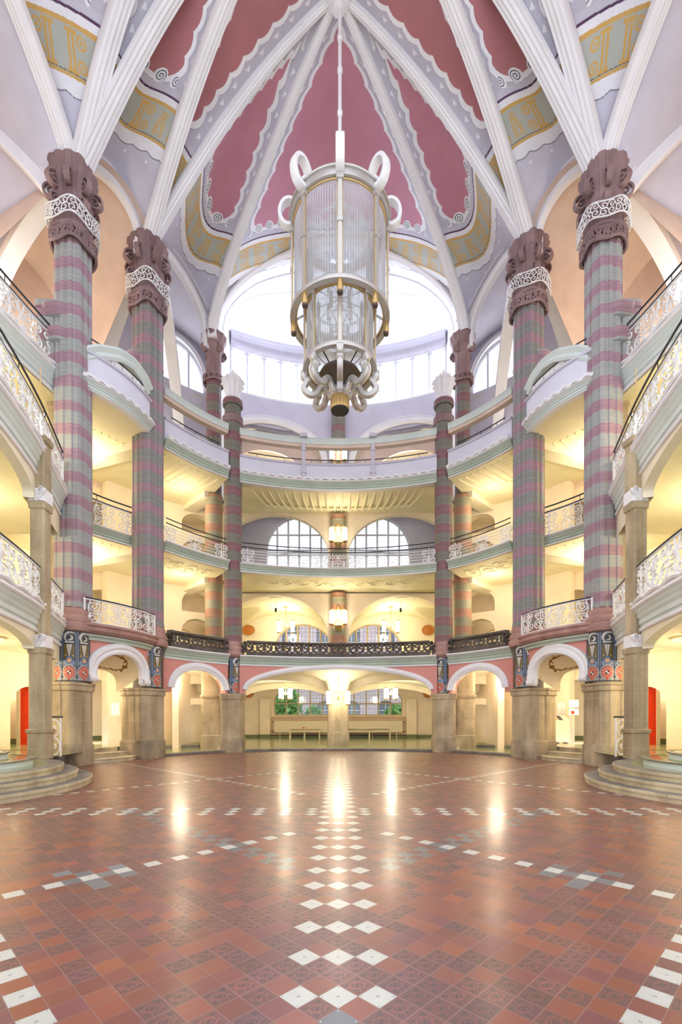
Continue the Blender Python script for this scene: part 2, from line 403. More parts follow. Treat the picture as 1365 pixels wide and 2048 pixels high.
# ------------------------------------------------------------------ floor of patterned tiles
def floor_material():
    m, nt, b = newmat('glazed_clay_tiles')
    at = nt.nodes.new('ShaderNodeAttribute'); at.attribute_name = 'Tile'
    kd = nt.nodes.new('ShaderNodeAttribute'); kd.attribute_name = 'Kind'; kind = E(nt, kd.outputs['Fac'])
    uv = nt.nodes.new('ShaderNodeUVMap'); uv.uv_map = 'UVMap'
    sx = nt.nodes.new('ShaderNodeSeparateXYZ'); nt.links.new(uv.outputs[0], sx.inputs[0]); u = E(nt, sx.outputs[0]); v = E(nt, sx.outputs[1])
    au = (u-.5).abs(); av = (v-.5).abs(); edge = au.mx(av)
    grout = edge.gt(.488)
    n = noise(nt, 2.6, uv.outputs[0], 1, .9)
    def ringat(cx, cy, r, w=.028): return ((((u-cx)*(u-cx)+(v-cy)*(v-cy)).op('SQRT'))-r).abs().lt(w)
    lines = (n-.5).abs().lt(.018)*edge.gt(.22)*edge.lt(.40)
    for a_ in ((.40, .56, .085), (.58, .44, .085), (.23, .23, .07), (.77, .77, .07), (.77, .23, .05), (.23, .77, .05)): lines = lines.mx(ringat(*a_))
    lines = lines.mx(((u-v).abs().lt(.03))*(edge.lt(.13)))
    frame = (edge-.41).abs().lt(.018); frame2 = (edge-.30).abs().lt(.018)*(n.gt(.45))
    emb = (lines*edge.lt(.38)).mx(frame).mx(frame2)*((kind-1).abs().lt(.3))
    gu = ((u*14).fr()-.5).abs().gt(.42); gv = ((v*14).fr()-.5).abs().gt(.42); gr = gu.mx(gv)
    isw = (kind-2).abs().lt(.3); isd = (kind-3).abs().lt(.3)
    dots = ((au-.035).abs().lt(.022))*((av-.035).abs().lt(.022))
    cdots = (au-.41).abs().lt(.022)*((av-.41).abs().lt(.022))
    pos = geopos(nt); big = noise(nt, .7, pos, 3); fine = noise(nt, 14, pos, 3)
    c = at.outputs['Color']
    f = (big-.5)*.35+(fine-.5)*.2+.82
    g = nt.nodes.new('ShaderNodeCombineXYZ')
    for i in range(3): nt.links.new(f.s, g.inputs[i])
    c = mixc(nt, 1.0, c, g.outputs[0], 'MULTIPLY')
    c = mixc(nt, emb*.85, c, (.045, .03, .035, 1))
    c = mixc(nt, gr*isw*.35, c, (.35, .33, .30, 1)); c = mixc(nt, gr*isd*.5, c, (.30, .30, .31, 1))
    c = mixc(nt, (dots.mx(cdots))*isw, c, (.09, .11, .16, 1))
    c = mixc(nt, cdots*isd, c, (.75, .72, .65, 1))
    c = mixc(nt, grout*.8, c, (.20, .15, .13, 1))
    nt.links.new(c, b.inputs['Base Color'])
    r = (fine*.06+emb*.08+.36); nt.links.new(r.s, b.inputs['Roughness'])
    b.inputs['Specular IOR Level'].default_value = 1.0; b.inputs['Coat Weight'].default_value = .35; b.inputs['Coat Roughness'].default_value = .18
    bump(nt, (emb*-.5)-grout*1.2, .35, .006, b)
    return m
def make_floor():
    D = .214; a = D/2
    ii, jj = np.meshgrid(np.arange(-45, 150), np.arange(-45, 150), indexing='ij'); i = ii.ravel(); j = jj.ravel()
    X = (i-j)*a; Y = (i+j)*a
    ok = (np.abs(X) < 9.3) & (Y > -1.2) & (Y < 22.7) & (np.hypot(X, Y-13.6) < 9.6) | ((np.abs(X) < 9.3) & (Y > -1.2) & (Y < 12))
    i, j, X, Y = i[ok], j[ok], X[ok], Y[ok]; n = len(i)
    mx = np.maximum(i, j); mn = np.minimum(i, j); su = i+j; df = i-j
    kind = (RNG.random(n) < .62).astype(int)
    band = (np.floor((X+200)/1.3).astype(int)+np.floor(Y/1.5).astype(int)) % 3 == 0
    kind[band & (RNG.random(n) < .7)] = 0
    base = np.array([[158, 74, 56], [162, 80, 62], [150, 68, 62], [166, 80, 52], [142, 68, 74]])/255.
    c = base[RNG.integers(0, 5, n)]*(1+RNG.normal(0, .05, n))[:, None]
    emb = np.array([[150, 80, 72], [146, 76, 66], [142, 76, 78]])/255.
    k1 = kind == 1; c *= .86; c[k1] = .88*emb[RNG.integers(0, 3, k1.sum())]*(1+RNG.normal(0, .06, k1.sum()))[:, None]
    W = np.zeros(n, bool); K = np.zeros(n, bool)
    W |= (np.abs(df) <= 2) & (df % 2 == 0) & (su % 4 == 0) & (su < 172) & (su >= 24)
    W |= np.isin(su, (70, 72, 74)) & (df % 4 == 0) & (np.abs(X) < 8)
    W |= (mx == 32) & (mn % 2 == 0) & (mn > -4) & (np.abs(X) > .6)
    W |= (mn == 4) & (mx % 2 == 0) & (mx > 14) & (mx < 30)
    W |= (mx == 70) & (mn % 2 == 0) & (mn > 8) & (mn < 60)
    W |= (mn == 41) & (mx % 2 == 0) & (mx > 46) & (mx < 125)
    K |= ((mn == 20) & (mx % 2 == 1) | (mn == 21) & (mx % 2 == 0) ) & (mx < 54) & (mx > 24)
    K |= (np.abs(mx-32)+np.abs(mn-10) == 1) | (mx == 34) & (mn == 9) | (mx == 31) & (mn == 12)
    K |= (mx == 30) & (mn == 10) | (mx == 33) & (mn == 12)
    K |= (su == 22) & (df == 0) | (su == 20) & (np.abs(df) == 2)
    K &= ~W
    rg = np.hypot(X, Y-13.6); W |= (Y > 15.5) & (np.abs(rg-8.0) < .09) & (su % 3 == 0)
    c[W] = np.array([206, 203, 192])/255.; kind[W] = 2
    c[K] = np.array([92, 96, 100])/255.*(1+RNG.normal(0, .1, K.sum()))[:, None]; kind[K] = 3
    V = np.stack([np.stack([X, Y-a, 0*X], -1), np.stack([X+a, Y, 0*X], -1), np.stack([X, Y+a, 0*X], -1), np.stack([X-a, Y, 0*X], -1)], 1)
    mb = MB(); mb.V.append(V.reshape(-1, 3)); mb.F.append(np.arange(4*n).reshape(n, 4)); mb.n = 4*n
    o = struct('floor', mb, floor_material(), origin=(0, 0, 0), flats=True); me = o.data
    at = me.attributes.new('Tile', 'FLOAT_COLOR', 'FACE')
    at.data.foreach_set('color', np.concatenate([srgb(c), np.ones((n, 1))], 1).astype(np.float32).ravel())
    kt = me.attributes.new('Kind', 'FLOAT', 'FACE'); kt.data.foreach_set('value', kind.astype(np.float32))
    uv = me.uv_layers.new(name='UVMap'); q = np.tile(np.array([0, 0, 1, 0, 1, 1, 0, 1], np.float32), n); uv.data.foreach_set('uv', q)
make_floor()

# ------------------------------------------------------------------ piers and columns
def superell(a, b, p, n=96, groove=0, ng=0, rz=0, c=(0, 0), flatsec=None):
    t = np.arange(n)*2*pi/n
    ct, st = np.cos(t), np.sin(t)
    r = 1/((np.abs(ct)/a)**p+(np.abs(st)/b)**p)**(1/p)
    if groove:
        g = np.where(np.sin(t*ng) > .25, groove, 0.0)
        if flatsec is not None: g = np.where(flatsec(t), 0, g)
        r = r-g
    P = np.stack([r*ct, r*st], -1)
    return rot2(P, rz)+np.array(c)
def stack(mb, sec, levels):
    """levels [(z, offset)] ; offset grows the section outwards"""
    c = sec.mean(0); d = sec-c; r = np.linalg.norm(d, axis=1)[:, None]
    S = []
    for z, o in levels:
        q = c+d*(r+o)/r; S.append(np.column_stack([q, np.full(len(q), z)]))
    mb.loft(S); return mb
def spiral(c, r, turns=1.4, a0=0, cw=1, rmin=.22, n=30):
    t = np.linspace(0, 1, n); a = a0+cw*t*turns*2*pi; rr = r*(1-t*(1-rmin))
    return np.stack([c[0]+rr*np.cos(a), c[1]+rr*np.sin(a)], -1)
def volute(mb, c, d, r, w, flip=1):
    """rolled stone scroll; plane spanned by plan direction d and z, rolled width w"""
    d = np.array(d, float); sp = spiral((0, 0), r, 1.6, pi/2, -flip, .18, 34)
    P = np.stack([c[0]+d[0]*sp[:, 0], c[1]+d[1]*sp[:, 0], c[2]+sp[:, 1]], -1)
    side = np.array([-d[1], d[0], 0.])
    th = np.linspace(r*.26, r*.14, len(P))
    T = np.gradient(P, axis=0); T /= np.linalg.norm(T, axis=1)[:, None]; N = np.cross(T, side)
    G = np.stack([P+side*a*w/2+N*b*th[:, None] for a, b in ((-1, -.5), (-1, .5), (1, .5), (1, -.5))], 1)
    b = mb.n; mb.grid(G, cv=True); mb.F.append(np.array([b+np.arange(4)])); mb.F.append(np.array([b+(len(P)-1)*4+np.arange(4)]))
def ring_lace(mb, sec, z, h, off, n, r=.022, wob=.05):
    """openwork filigree collar around a section"""
    c = sec.mean(0); rad = np.linalg.norm(sec-c, axis=1); ang = np.arctan2(sec[:, 1]-c[1], sec[:, 0]-c[0]); o = np.argsort(ang)
    def pt(l, zz):   # l in 0..1 around
        a = (l % 1.0)*2*pi-pi; R = np.interp(a, ang[o], rad[o], period=2*pi)+off
        return np.stack([c[0]+R*np.cos(a), c[1]+R*np.sin(a), zz+wob*np.sin(4*a)], -1)
    l = np.linspace(0, 1, 96, endpoint=False)
    for zz in (z, z+h): mb.tube(pt(l, zz+0*l), r*1.3, 5, closed=True)
    w = 1/n; per = 2*pi*(rad.mean()+off)
    for k in range(n):
        sg = 1 if k % 2 else -1
        for (cz, rr, a0) in ((.30, .30, 0), (.72, .26, pi)):
            sp = spiral((0, 0), rr*h, 1.3, a0, sg, .2, 16)
            mb.tube(pt((k+.5)*w+sp[:, 0]*1.0/per, z+cz*h+sp[:, 1]), r, 4)
    return mb
def knight(p, q):
    """painted mosaic knight; p in -1..1 across, q in 0..1 up"""
    def C(*k): return np.array(k)/255.
    out = np.zeros(p.shape+(3,)); out[:] = C(112, 94, 46)
    def put(mask, col): out[mask] = col
    put(q > .74, C(62, 66, 74)); put(q < .45, C(82, 92, 108))
    put((np.abs(p) > .74) & (q > .30), C(112, 126, 146)); put((np.abs(np.abs(p)-.74) < .05) & (q > .3), C(30, 34, 44))
    # plume with white crescents
    for (cx, cy, R, r2, dx, dy) in ((.1, .88, .85, .75, .22, -.025), (.1, .86, .42, .34, -.2, .01)):
        e1 = ((p-cx)/R)**2+((q-cy)/(R*.13))**2; e2 = ((p-cx-dx)/r2)**2+((q-cy-dy)/(r2*.13))**2
        put((e1 < 1) & (e2 > 1), C(206, 200, 190))
    put((np.abs(p) < .62) & (np.abs(q-.775) < .012), C(206, 200, 190))
    put((np.abs(p) < .75) & (np.abs(q-.74) < .010), C(34, 38, 46))
    # sword / cone
    w = .12+.30*(q-.50)/.24; put((q > .50) & (q < .73) & (np.abs(p) < w), C(208, 200, 184)); put((q > .50) & (q < .73) & (np.abs(np.abs(p)-w) < .035), C(60, 66, 80)); put((q > .5) & (q < .73) & (np.abs(p) < .03), C(150, 146, 140))
    # helm, shoulders
    put((((p)/.78)**2+((q-.36)/.085)**2 < 1), C(122, 136, 156)); put((((p)/.46)**2+((q-.43)/.075)**2 < 1), C(104, 120, 146))
    put((np.abs(((p)/.46)**2+((q-.43)/.075)**2-1) < .12), C(30, 36, 50)); put((np.abs(((p)/.78)**2+((q-.36)/.085)**2-1) < .06), C(30, 36, 50))
    put(((p/.30)**2+((q-.412)/.042)**2 < 1), C(210, 166, 130)); put((np.abs(np.abs(p)-.09) < .03) & (np.abs(q-.42) < .004), C(50, 30, 30)); put((np.abs(p) < .07) & (np.abs(q-.395) < .003), C(150, 70, 60))
    for k in (-.45, 0, .45): put((((p-k)/.09)**2+((q-.505)/.012)**2 < 1), C(210, 180, 130))
    # red shield with eagle
    sh = (p/.86)**2+((q-.175)/.13)**2; lo = (q < .2) & (np.abs(p) < .86) & (q > .05)
    inside = (sh < 1)
    put(sh < 1.25, C(190, 186, 180)); put(inside, C(186, 74, 52))
    a = np.arctan2((q-.17)*6, p); rr = np.hypot(p, (q-.17)*6.6)
    put(inside & (rr < .8) & (np.sin(a*14) > .35) & (rr > .35), C(206, 150, 130)); put(inside & (np.abs(rr-.86) < .05), C(60, 30, 34))
    chk = (rr < .24); put(chk, C(235, 232, 225)); put(chk & (p*(q-.17) > 0), C(22, 22, 26))
    put((q < .06), C(120, 124, 116)); put((q < .06) & (np.sin(p*16)*np.sin(q*260) > .2), C(200, 196, 184)); put((q < .085) & (np.abs(p) < .16), C(196, 84, 56))
    put((q < .012) | (q > .988) | (np.abs(p) > .965), C(60, 66, 76))
    return out
def mosaic_panels(parent, c, R, a0, n, w, z0, z1):
    """n painted panels, wrapped on a drum of radius R starting at angle a0"""
    for k in range(n):
        mb = MB(); u = np.linspace(-1, 1, 44); q = np.linspace(0, 1, 170); U, Q = np.meshgrid(u, q, indexing='ij')
        a = a0+(k+.5+U*.49)*w/R; rr = R+.03*np.sqrt(1-U*U*.95)
        P = np.stack([c[0]+rr*np.cos(a), c[1]+rr*np.sin(a), z0+(z1-z0)*Q], -1)
        mb.grid(P, C=knight(U, Q)); build('mosaic_panel', mb, M['mosaic'], parent, ang=180)
RED = 'cap'
def pier(x, y, rad, ztop, matn, lab, ln, rz, npan, pa0, zf=0.0, basec=(0, 0), bw=(1.4, 1.2)):
    t = thing('striped_pier', lab, 'pier', (x, y, 0))
    out = np.array([x, y-D0]); out /= np.linalg.norm(out); ra = atan2(out[1], out[0])
    bs = superell(rad*bw[0], rad*bw[1], 4, 72, rz=ra, c=(x+out[0]*basec[0], y+out[1]*basec[0]))
    mb = MB(); stack(mb, bs, [(0, .05), (.62, .05), (.70, .0)]); build('rough_plinth', mb, M['sandr'], t)
    bs2 = superell(rad*(bw[0]-.03), rad*(bw[1]-.03), 5, 96, .03, 10, ra, (x+out[0]*basec[0], y+out[1]*basec[0]))
    mb = MB(); stack(mb, bs2, [(.70, 0), (2.38, 0), (2.40, .05), (2.47, .07), (2.55, .05), (2.58, .09), (2.66, .09), (2.68, 0)]); build('stone_base', mb, M['sand'], t)
    core = superell(rad*1.02, rad*1.0, 3, 72, rz=ra, c=(x, y))
    mb = MB(); stack(mb, core, [(2.68, -.04), (4.30, -.04)]); build('mosaic_core', mb, M['dark'], t)
    mosaic_panels(t, (x, y), rad*1.04, pa0, npan, .42, 2.70, 4.28)
    sh = superell(rad, rad*1.0, 3.2, 144, .035, 12, ra+rz, (x, y))
    mb = MB(); stack(mb, core, [(4.28, .0), (4.30, .12), (4.40, .17), (4.50, .16), (4.56, .10), (4.62, .13), (4.72, .12), (4.80, .05), (4.90, .07), (4.98, .05), (5.02, 0), (5.1, -.02)]); build('base_moulding', mb, M['base'], t)
    zc = ztop
    mb = MB(); stack(mb, sh, [(5.05, .03), (5.25, 0), (zc-2.65, -.02)]); build('shaft', mb, M[matn], t)
    mb = MB(); stack(mb, sh, [(zc-2.66, .0), (zc-2.1, .02), (zc-1.0, .03), (zc-.80, .03), (zc-.66, .09), (zc-.56, .12), (zc-.48, .07), (zc-.36, .10), (zc-.16, .13), (zc-.1, .17), (zc, .17)]); cp = build('capital', mb, M[RED], t)
    for k in range(8):
        a = ra+(k+.5)*pi/4; d = (cos(a), sin(a)); R = rad+.14; vb = MB()
        volute(vb, (x+d[0]*R, y+d[1]*R, zc-.82), d, .25, .17); build('volute', vb, M[RED], cp)
    for k in range(4):
        a = ra+pi/4+k*pi/2+.35; d = (cos(a), sin(a)); vb = MB(); volute(vb, (x+d[0]*(rad+.10), y+d[1]*(rad+.10), zc-1.42), d, .18, .2); build('side_scroll', vb, M[RED], cp)
    mb = MB(); ring_lace(mb, core, zc-2.62, .34, .10, 18, .04, .07); stack(mb, core, [(zc-2.3, -.04), (zc-2.2, .10), (zc-2.1, .10), (zc-2.0, -.04)]); build('stone_lace_collar', mb, M[RED], cp)
    mb = MB(); ring_lace(mb, core, zc-2.02, .48, .20, 20, .018, .09); build('white_filigree_collar', mb, M['iron'], t)
    return t
for s, side in ((-1, 'left'), (1, 'right')):
    face = atan2(-1, 0)
    # panel start angle: panels centred on the side facing the hall and the camera
    def start(cen, n, R): return cen-n*.42/R/2
    pier(s*8.62, 15.45, .50, 19.25, 'bandA', f'tall banded stone pier with scrolled capital, nearest on the {side}, with three knight mosaics', 0, 0,
         3, start(atan2(-1, -s*.30), 3, .52), basec=(.22,), bw=(1.3, 1.2))
    pier(s*7.36, 18.35, .51, 19.75, 'bandB', f'tall banded stone pier with scrolled capital, second on the {side}, beyond the bowed iron balcony', 0, 0,
         2, start(atan2(-1, -s*.75), 2, .53), basec=(.28,))
def slim(x, y, lab):
    t = thing('slim_column', lab, 'column', (x, y, 0)); c = (x, y, 0)
    bs = superell(.52, .50, 5, 64, c=(x, y))
    mb = MB(); stack(mb, bs, [(0, .02), (.62, .02), (.66, 0)]); build('rough_plinth', mb, M['sandr'], t)
    mb = MB(); stack(mb, superell(.50, .48, 5, 96, .02, 8, 0, (x, y)), [(.66, 0), (2.36, 0), (2.40, .04), (2.52, .05), (2.56, .08), (2.64, .08), (2.65, 0)]); build('stone_base', mb, M['sand'], t)
    mb = MB(); mb.lathe([(.27, 2.64), (.27, 4.34)], c, 24); build('mosaic_core', mb, M['dark'], t)
    mosaic_panels(t, (x, y), .29, -pi/2-.50/.29, 2, .50, 2.66, 4.30)
    mb = MB(); mb.lathe([(.30, 4.28), (.46, 4.34), (.52, 4.42), (.52, 4.52), (.47, 4.57), (.50, 4.64), (.50, 4.72), (.46, 4.78), (.48, 4.85), (.45, 4.95), (.42, 5.0)], c, 40); build('base_moulding', mb, M['base'], t)
    mb = MB(); mb.lathe([(.43, 4.98), (.42, 5.3), (.405, 14.9)], c, 64, .04, 16); build('shaft', mb, M['bandC'], t)
    mb = MB(); mb.lathe([(.42, 14.9), (.48, 14.95), (.48, 15.03), (.43, 15.08), (.47, 15.15), (.47, 15.22), (.41, 15.25)], c, 40); build('neck_rings', mb, M['cap'], t)
    mb = MB(); mb.lathe([(.38, 15.25), (.36, 15.75)], c, 64, .12, 16)
    mb.lathe([(.42, 15.75), (.46, 15.8), (.46, 15.86), (.42, 15.9), (.45, 15.95), (.45, 16.0), (.40, 16.03)], c, 40); build('upper_shaft', mb, M['bandC'], t)
    mb = MB(); mb.lathe([(.38, 16.03), (.40, 16.10), (.34, 16.2), (.33, 16.35), (.38, 16.55), (.48, 16.8), (.52, 16.95), (.46, 17.0), (.30, 17.02)], c, 64, .16, 10)
    for k in range(10):
        a = k*pi/5; R = .46; q = np.array([[x+R*cos(a)*f, y+R*sin(a)*f, z] for f, z in ((.72, 16.45), (.88, 16.65), (1.0, 16.80), (1.12, 16.88), (1.14, 16.80))]); mb.tube(poly(q, 12), .035, 6)
    for k in range(7):
        a = k*2.4; R = .03+.03*k; mb.lathe([(0.02, -.11), (.10, -.05), (.11, .03), (.03, .11)], (x+R*cos(a), y+R*sin(a), 17.08+.13*(3-k*.4)/3+.05), 8)
    mb.lathe([(.08, 17.0), (.12, 17.2), (.06, 17.42), (.01, 17.5)], c, 12)
    build('white_urn_finial', mb, M['white'], t)
    return t
slim(-4.83, 21.75, 'slim banded column with a white urn finial, left of the central arch')
slim(4.83, 21.75, 'slim banded column with a white urn finial, right of the central arch')
def backcol(x, y, lab):
    t = thing('banded_column', lab, 'column', (x, y, 0)); c = (x, y, 0); zc = 19.85
    mb = MB(); stack(mb, superell(.52, .5, 6, 64, c=(x, y)), [(0, .04), (.7, .04), (.74, 0), (2.45, 0), (2.5, .05), (2.62, .07), (2.66, 0), (3.9, 0)]); build('stone_base', mb, M['sand'], t)
    mb = MB(); mb.lathe([(.42, 3.9), (.41, 12.2)], c, 48); build('lower_shaft', mb, M['bandF'], t)
    mb = MB(); mb.lathe([(.37, 12.2), (.36, zc-2.1)], c, 64, .08, 12); build('upper_shaft', mb, M['bandC'], t)
    mb = MB(); mb.lathe([(.36, zc-2.1), (.37, zc-.75), (.42, zc-.62), (.50, zc-.5), (.46, zc-.42), (.50, zc-.3), (.60, zc-.12), (.62, zc)], c, 64, .05, 12)
    for k in range(4):
        a = pi/4+k*pi/2; volute(mb, (x+.46*cos(a), y+.46*sin(a), zc-.68), (cos(a), sin(a)), .2, .2)
    cp = build('capital', mb, M['cap'], t)
    mb = MB(); cs = superell(.37, .37, 2, 48, c=(x, y)); ring_lace(mb, cs, zc-2.2, .24, .1, 12, .035, .02); build('stone_lace_collar', mb, M['cap'], cp)
backcol(-6.0, 22.9, 'banded column with purple capital carrying the vault, behind and left of the left urn column')
backcol(6.0, 22.9, 'banded column with purple capital carrying the vault, behind and right of the right urn column')
# ------------------------------------------------------------------ vault ribs
def rib(K, Q, h0, hq, px, n=90):
    """rib rising from capital K to boss Q; profile fitted to points read off the photograph"""
    K = np.array(K, float); Q = np.array(Q, float); obs = []
    for X, Y in px:
        k = (CX-X)/FPX; s = (K[0]-k*K[1])/((K[0]-Q[0])-k*(K[1]-Q[1]))
        if 0 < s < 1: obs.append((s, (HY-Y)*(K[1]+(Q[1]-K[1])*s)/FPX))
    best = None
    for p in np.linspace(1.2, 4.5, 34):
        for q in np.linspace(.45, 1.1, 27):
            for dh in np.linspace(-.5, .5, 11):
                e = sum((h0+(hq+dh-h0)*(1-(1-s)**p)**q-h)**2 for s, h in obs)+.02*dh*dh
                if best is None or e < best[0]: best = (e, p, q, dh)
    e, p, q, dh = best
    s = np.linspace(0, 1, n)**1.6; h = h0+(hq+dh-h0)*(1-(1-s)**p)**q
    P = np.stack([-(K[0]+(Q[0]-K[0])*s), K[1]+(Q[1]-K[1])*s, h+1.5], -1)
    L = arclen(P); return at_len(P, L, np.linspace(0, L[-1], n))
R1 = rib((5.95, 22.45), (0, 14.5), 18.3, 21.95, [(472, 482), (564, 256), (641, 51)])
R2 = rib((7.2, 18.1), (0, 14.5), 18.2, 21.95, [(333, 477), (380, 333), (461, 215), (615, 51)])
R3 = rib((7.2, 18.0), (0, 10.4), 18.2, 21.7, [(308, 461), (349, 308), (379, 179), (425, 51), (461, 0)])
R4 = rib((8.3, 15.3), (0, 11.5), 17.7, 21.7, [(190, 333), (231, 205), (267, 103), (328, 0)])
R5 = rib((8.3, 15.2), (0, 8.5), 17.7, 21.6, [(169, 328), (195, 154), (220, 51), (251, 0)])
s_ = np.linspace(0, 1, 90); R6 = np.stack([-(8.5+.5*np.sin(pi*s_)), 15.1-9.2*s_, 19.2+2.6*np.sin(pi*s_)**.75], -1)
ri = np.array([8.3, 15.2])
for R in (R1, R2, R3, R4, R5): R[:, 2] = np.minimum(R[:, 2], 24.4)
BOSS = R1[-1].copy()
for R in (R2,): R[:, 2] += np.linspace(0, 1, len(R))**3*(BOSS[2]-R[-1, 2])
ribprof = []
for k in range(9):    # fluted underside
    xx = -.5+k/8; ribprof.append((xx, .20+(.028 if k % 2 == 0 else .0)-.10*abs(xx)*1.2))
ribprof = [(-.56, -.05), (-.56, .10)]+ribprof+[(.56, .10), (.56, -.05)]
def ribmesh(P, s, w=.46, taper=.6):
    Pm = mir(P*np.array([-1, 1, 1]), s) if True else P
    mb = MB(); k = len(Pm)
    ww = w*(1-(1-taper)*np.linspace(0, 1, k))
    T = np.gradient(Pm, axis=0); T /= np.linalg.norm(T, axis=1)[:, None]
    up = np.array([0, 0, 1.]); S = np.cross(T, up); S /= np.linalg.norm(S, axis=1)[:, None]; N = np.cross(S, T)
    D = -N*np.sign(N[:, 2:3]+1e-9)
    pr = np.array(ribprof); G = Pm[:, None]+S[:, None]*(pr[None, :, 0:1]*ww[:, None, None])+D[:, None]*pr[None, :, 1:2]
    mb.grid(G, cv=False); return mb
for s in (-1, 1):
    for i, R in enumerate((R1, R2, R3, R4, R5, R6)):
        struct('trim_1', ribmesh(R, s, (.44, .44, .46, .50, .50, .45)[i], (.45, .45, .7, .7, .8, 1)[i]), M['white'], ang=28)
# boss where the ribs meet
mb = MB(); mb.lathe([(.04, -.45), (.16, -.42), (.20, -.30), (.34, -.22), (.40, -.12), (.50, -.05), (.55, .1)], (0, 14.5, BOSS[2]-.10), 32, .08, 8)
struct('trim_2', mb, M['white'])

# ------------------------------------------------------------------ painted vault cells
def C(*k): return np.array(k)/255.
LAV, LAVD, GREYL, WHT = C(202, 197, 210), C(178, 172, 186), C(188, 184, 196), C(232, 230, 234)
def sstep(a, b, x): t = np.clip((x-a)/(b-a), 0, 1); return t*t*(3-2*t)
def paint_cell(dist, s, lat, half, pinkc, sb, top_fade=None, band=True, ph=0.):
    """dist: metres from nearest rib; s: metres up the cell; lat: metres across from the middle"""
    out = np.zeros(dist.shape+(3,)); out[:] = LAV
    def put(m, c):
        out[m] = c
    t = s-sb
    up = t > 0
    put(up, GREYL)
    # little triangles along the ribs
    per = .62; u = ((s+ph) % per)/per
    tri = up & (t > 1.7) & (dist > .06) & (dist < .17) & (np.abs(((u+.5) % 1)-.5) < .16*(dist-.04)/.12)
    put(tri, WHT*.97)
    e = .50-.11*np.abs(np.sin(pi*(s+ph)/per))**.8
    # shield reaches down to tb with a row of curls
    tb = 1.66+0*lat; corner = np.hypot(np.maximum(0, 1.5-dist), np.maximum(0, 1.5-(t-tb)-.6))
    f = np.minimum(dist-e, t-tb-.0); rnd = np.where((dist < 1.15) & (t-tb < .6), (1-np.hypot((1.15-dist)/.75, (.6-(t-tb))/.6))*.6, 9)
    f = np.minimum(f, rnd)
    put(up & (f > -.17), C(150, 148, 158)); put(up & (f > -.155), WHT); put(up & (f > 0), pinkc)
    if band:
        curl = up & (t > 1.3) & (t < 2.2)
        cw = .62; cl = ((lat+50*cw) % cw)-cw/2; bulge = np.where(half > 0, 0, 0)
        ry = t-(1.66); rr = np.hypot(cl, ry)
        okc = curl & (dist > .45)
        put(okc & (rr < .22), WHT); th = np.arctan2(ry, cl); spi = np.abs(((rr/.085)-(th/(2*pi))) % 1-.5)
        put(okc & (rr < .18) & (spi < .18), C(72, 82, 92))
        low = (t > 0) & (t < 1.48); put(low, C(196, 192, 204)); 
        
        put((t > 1.06) & (t < 1.24), WHT); put((t > 1.24) & (t < 1.30), C(84, 52, 84))
        bd = (t > 0) & (t <= 1.06); put(bd, C(176, 178, 168))
        gold = C(206, 164, 92)
        put(bd & ((t < .07) | (t > .96)), gold); put(bd & (np.abs(t-.10) < .012), C(120, 100, 70))
        # ornament: pillars with scrolls, between them small knots
        P_ = 2.3; x = ((lat+50*P_+P_/2) % P_)-P_/2
        tt = (t-.10)/.84
        bars = np.zeros(x.shape, bool)
        for b0 in (-.36, -.24, .24, .36): bars |= (np.abs(x-b0*1.0) < .035) & (tt > .05) & (tt < .92)
        bars |= (np.abs(np.abs(x)-.30) < .16) & ((np.abs(tt-.93) < .05) | (np.abs(tt-.06) < .05))
        for cx in (-.58, .58):
            for cy in (.24, .76):
                r_ = np.hypot(x-cx, (tt-cy)*.84); a_ = np.arctan2((tt-cy), (x-cx)*np.sign(cx)); bars |= (np.abs(r_-.115) < .026) | ((r_ < .045))
        for cy in (.2, .4, .6, .8):
            r_ = np.hypot(np.abs(x)-1.06-.03*np.sign(cy-.5), (tt-cy)*.84); bars |= (np.abs(r_-.065) < .022)
        put(bd & bars, gold)
        sc = -.30+.07*np.abs(np.sin(lat*pi/.55)) * -1
        put((t <= 0) & (t > sc-.03), C(120, 118, 128)); put((t <= 0) & (t > sc), WHT); 
        dx = ((lat+50*.8) % .8)-.4; put((np.hypot(dx, t+.58) < .045), WHT)
    return out
def paint_cell_aa(*a, **k): return paint_cell(*a, **k)
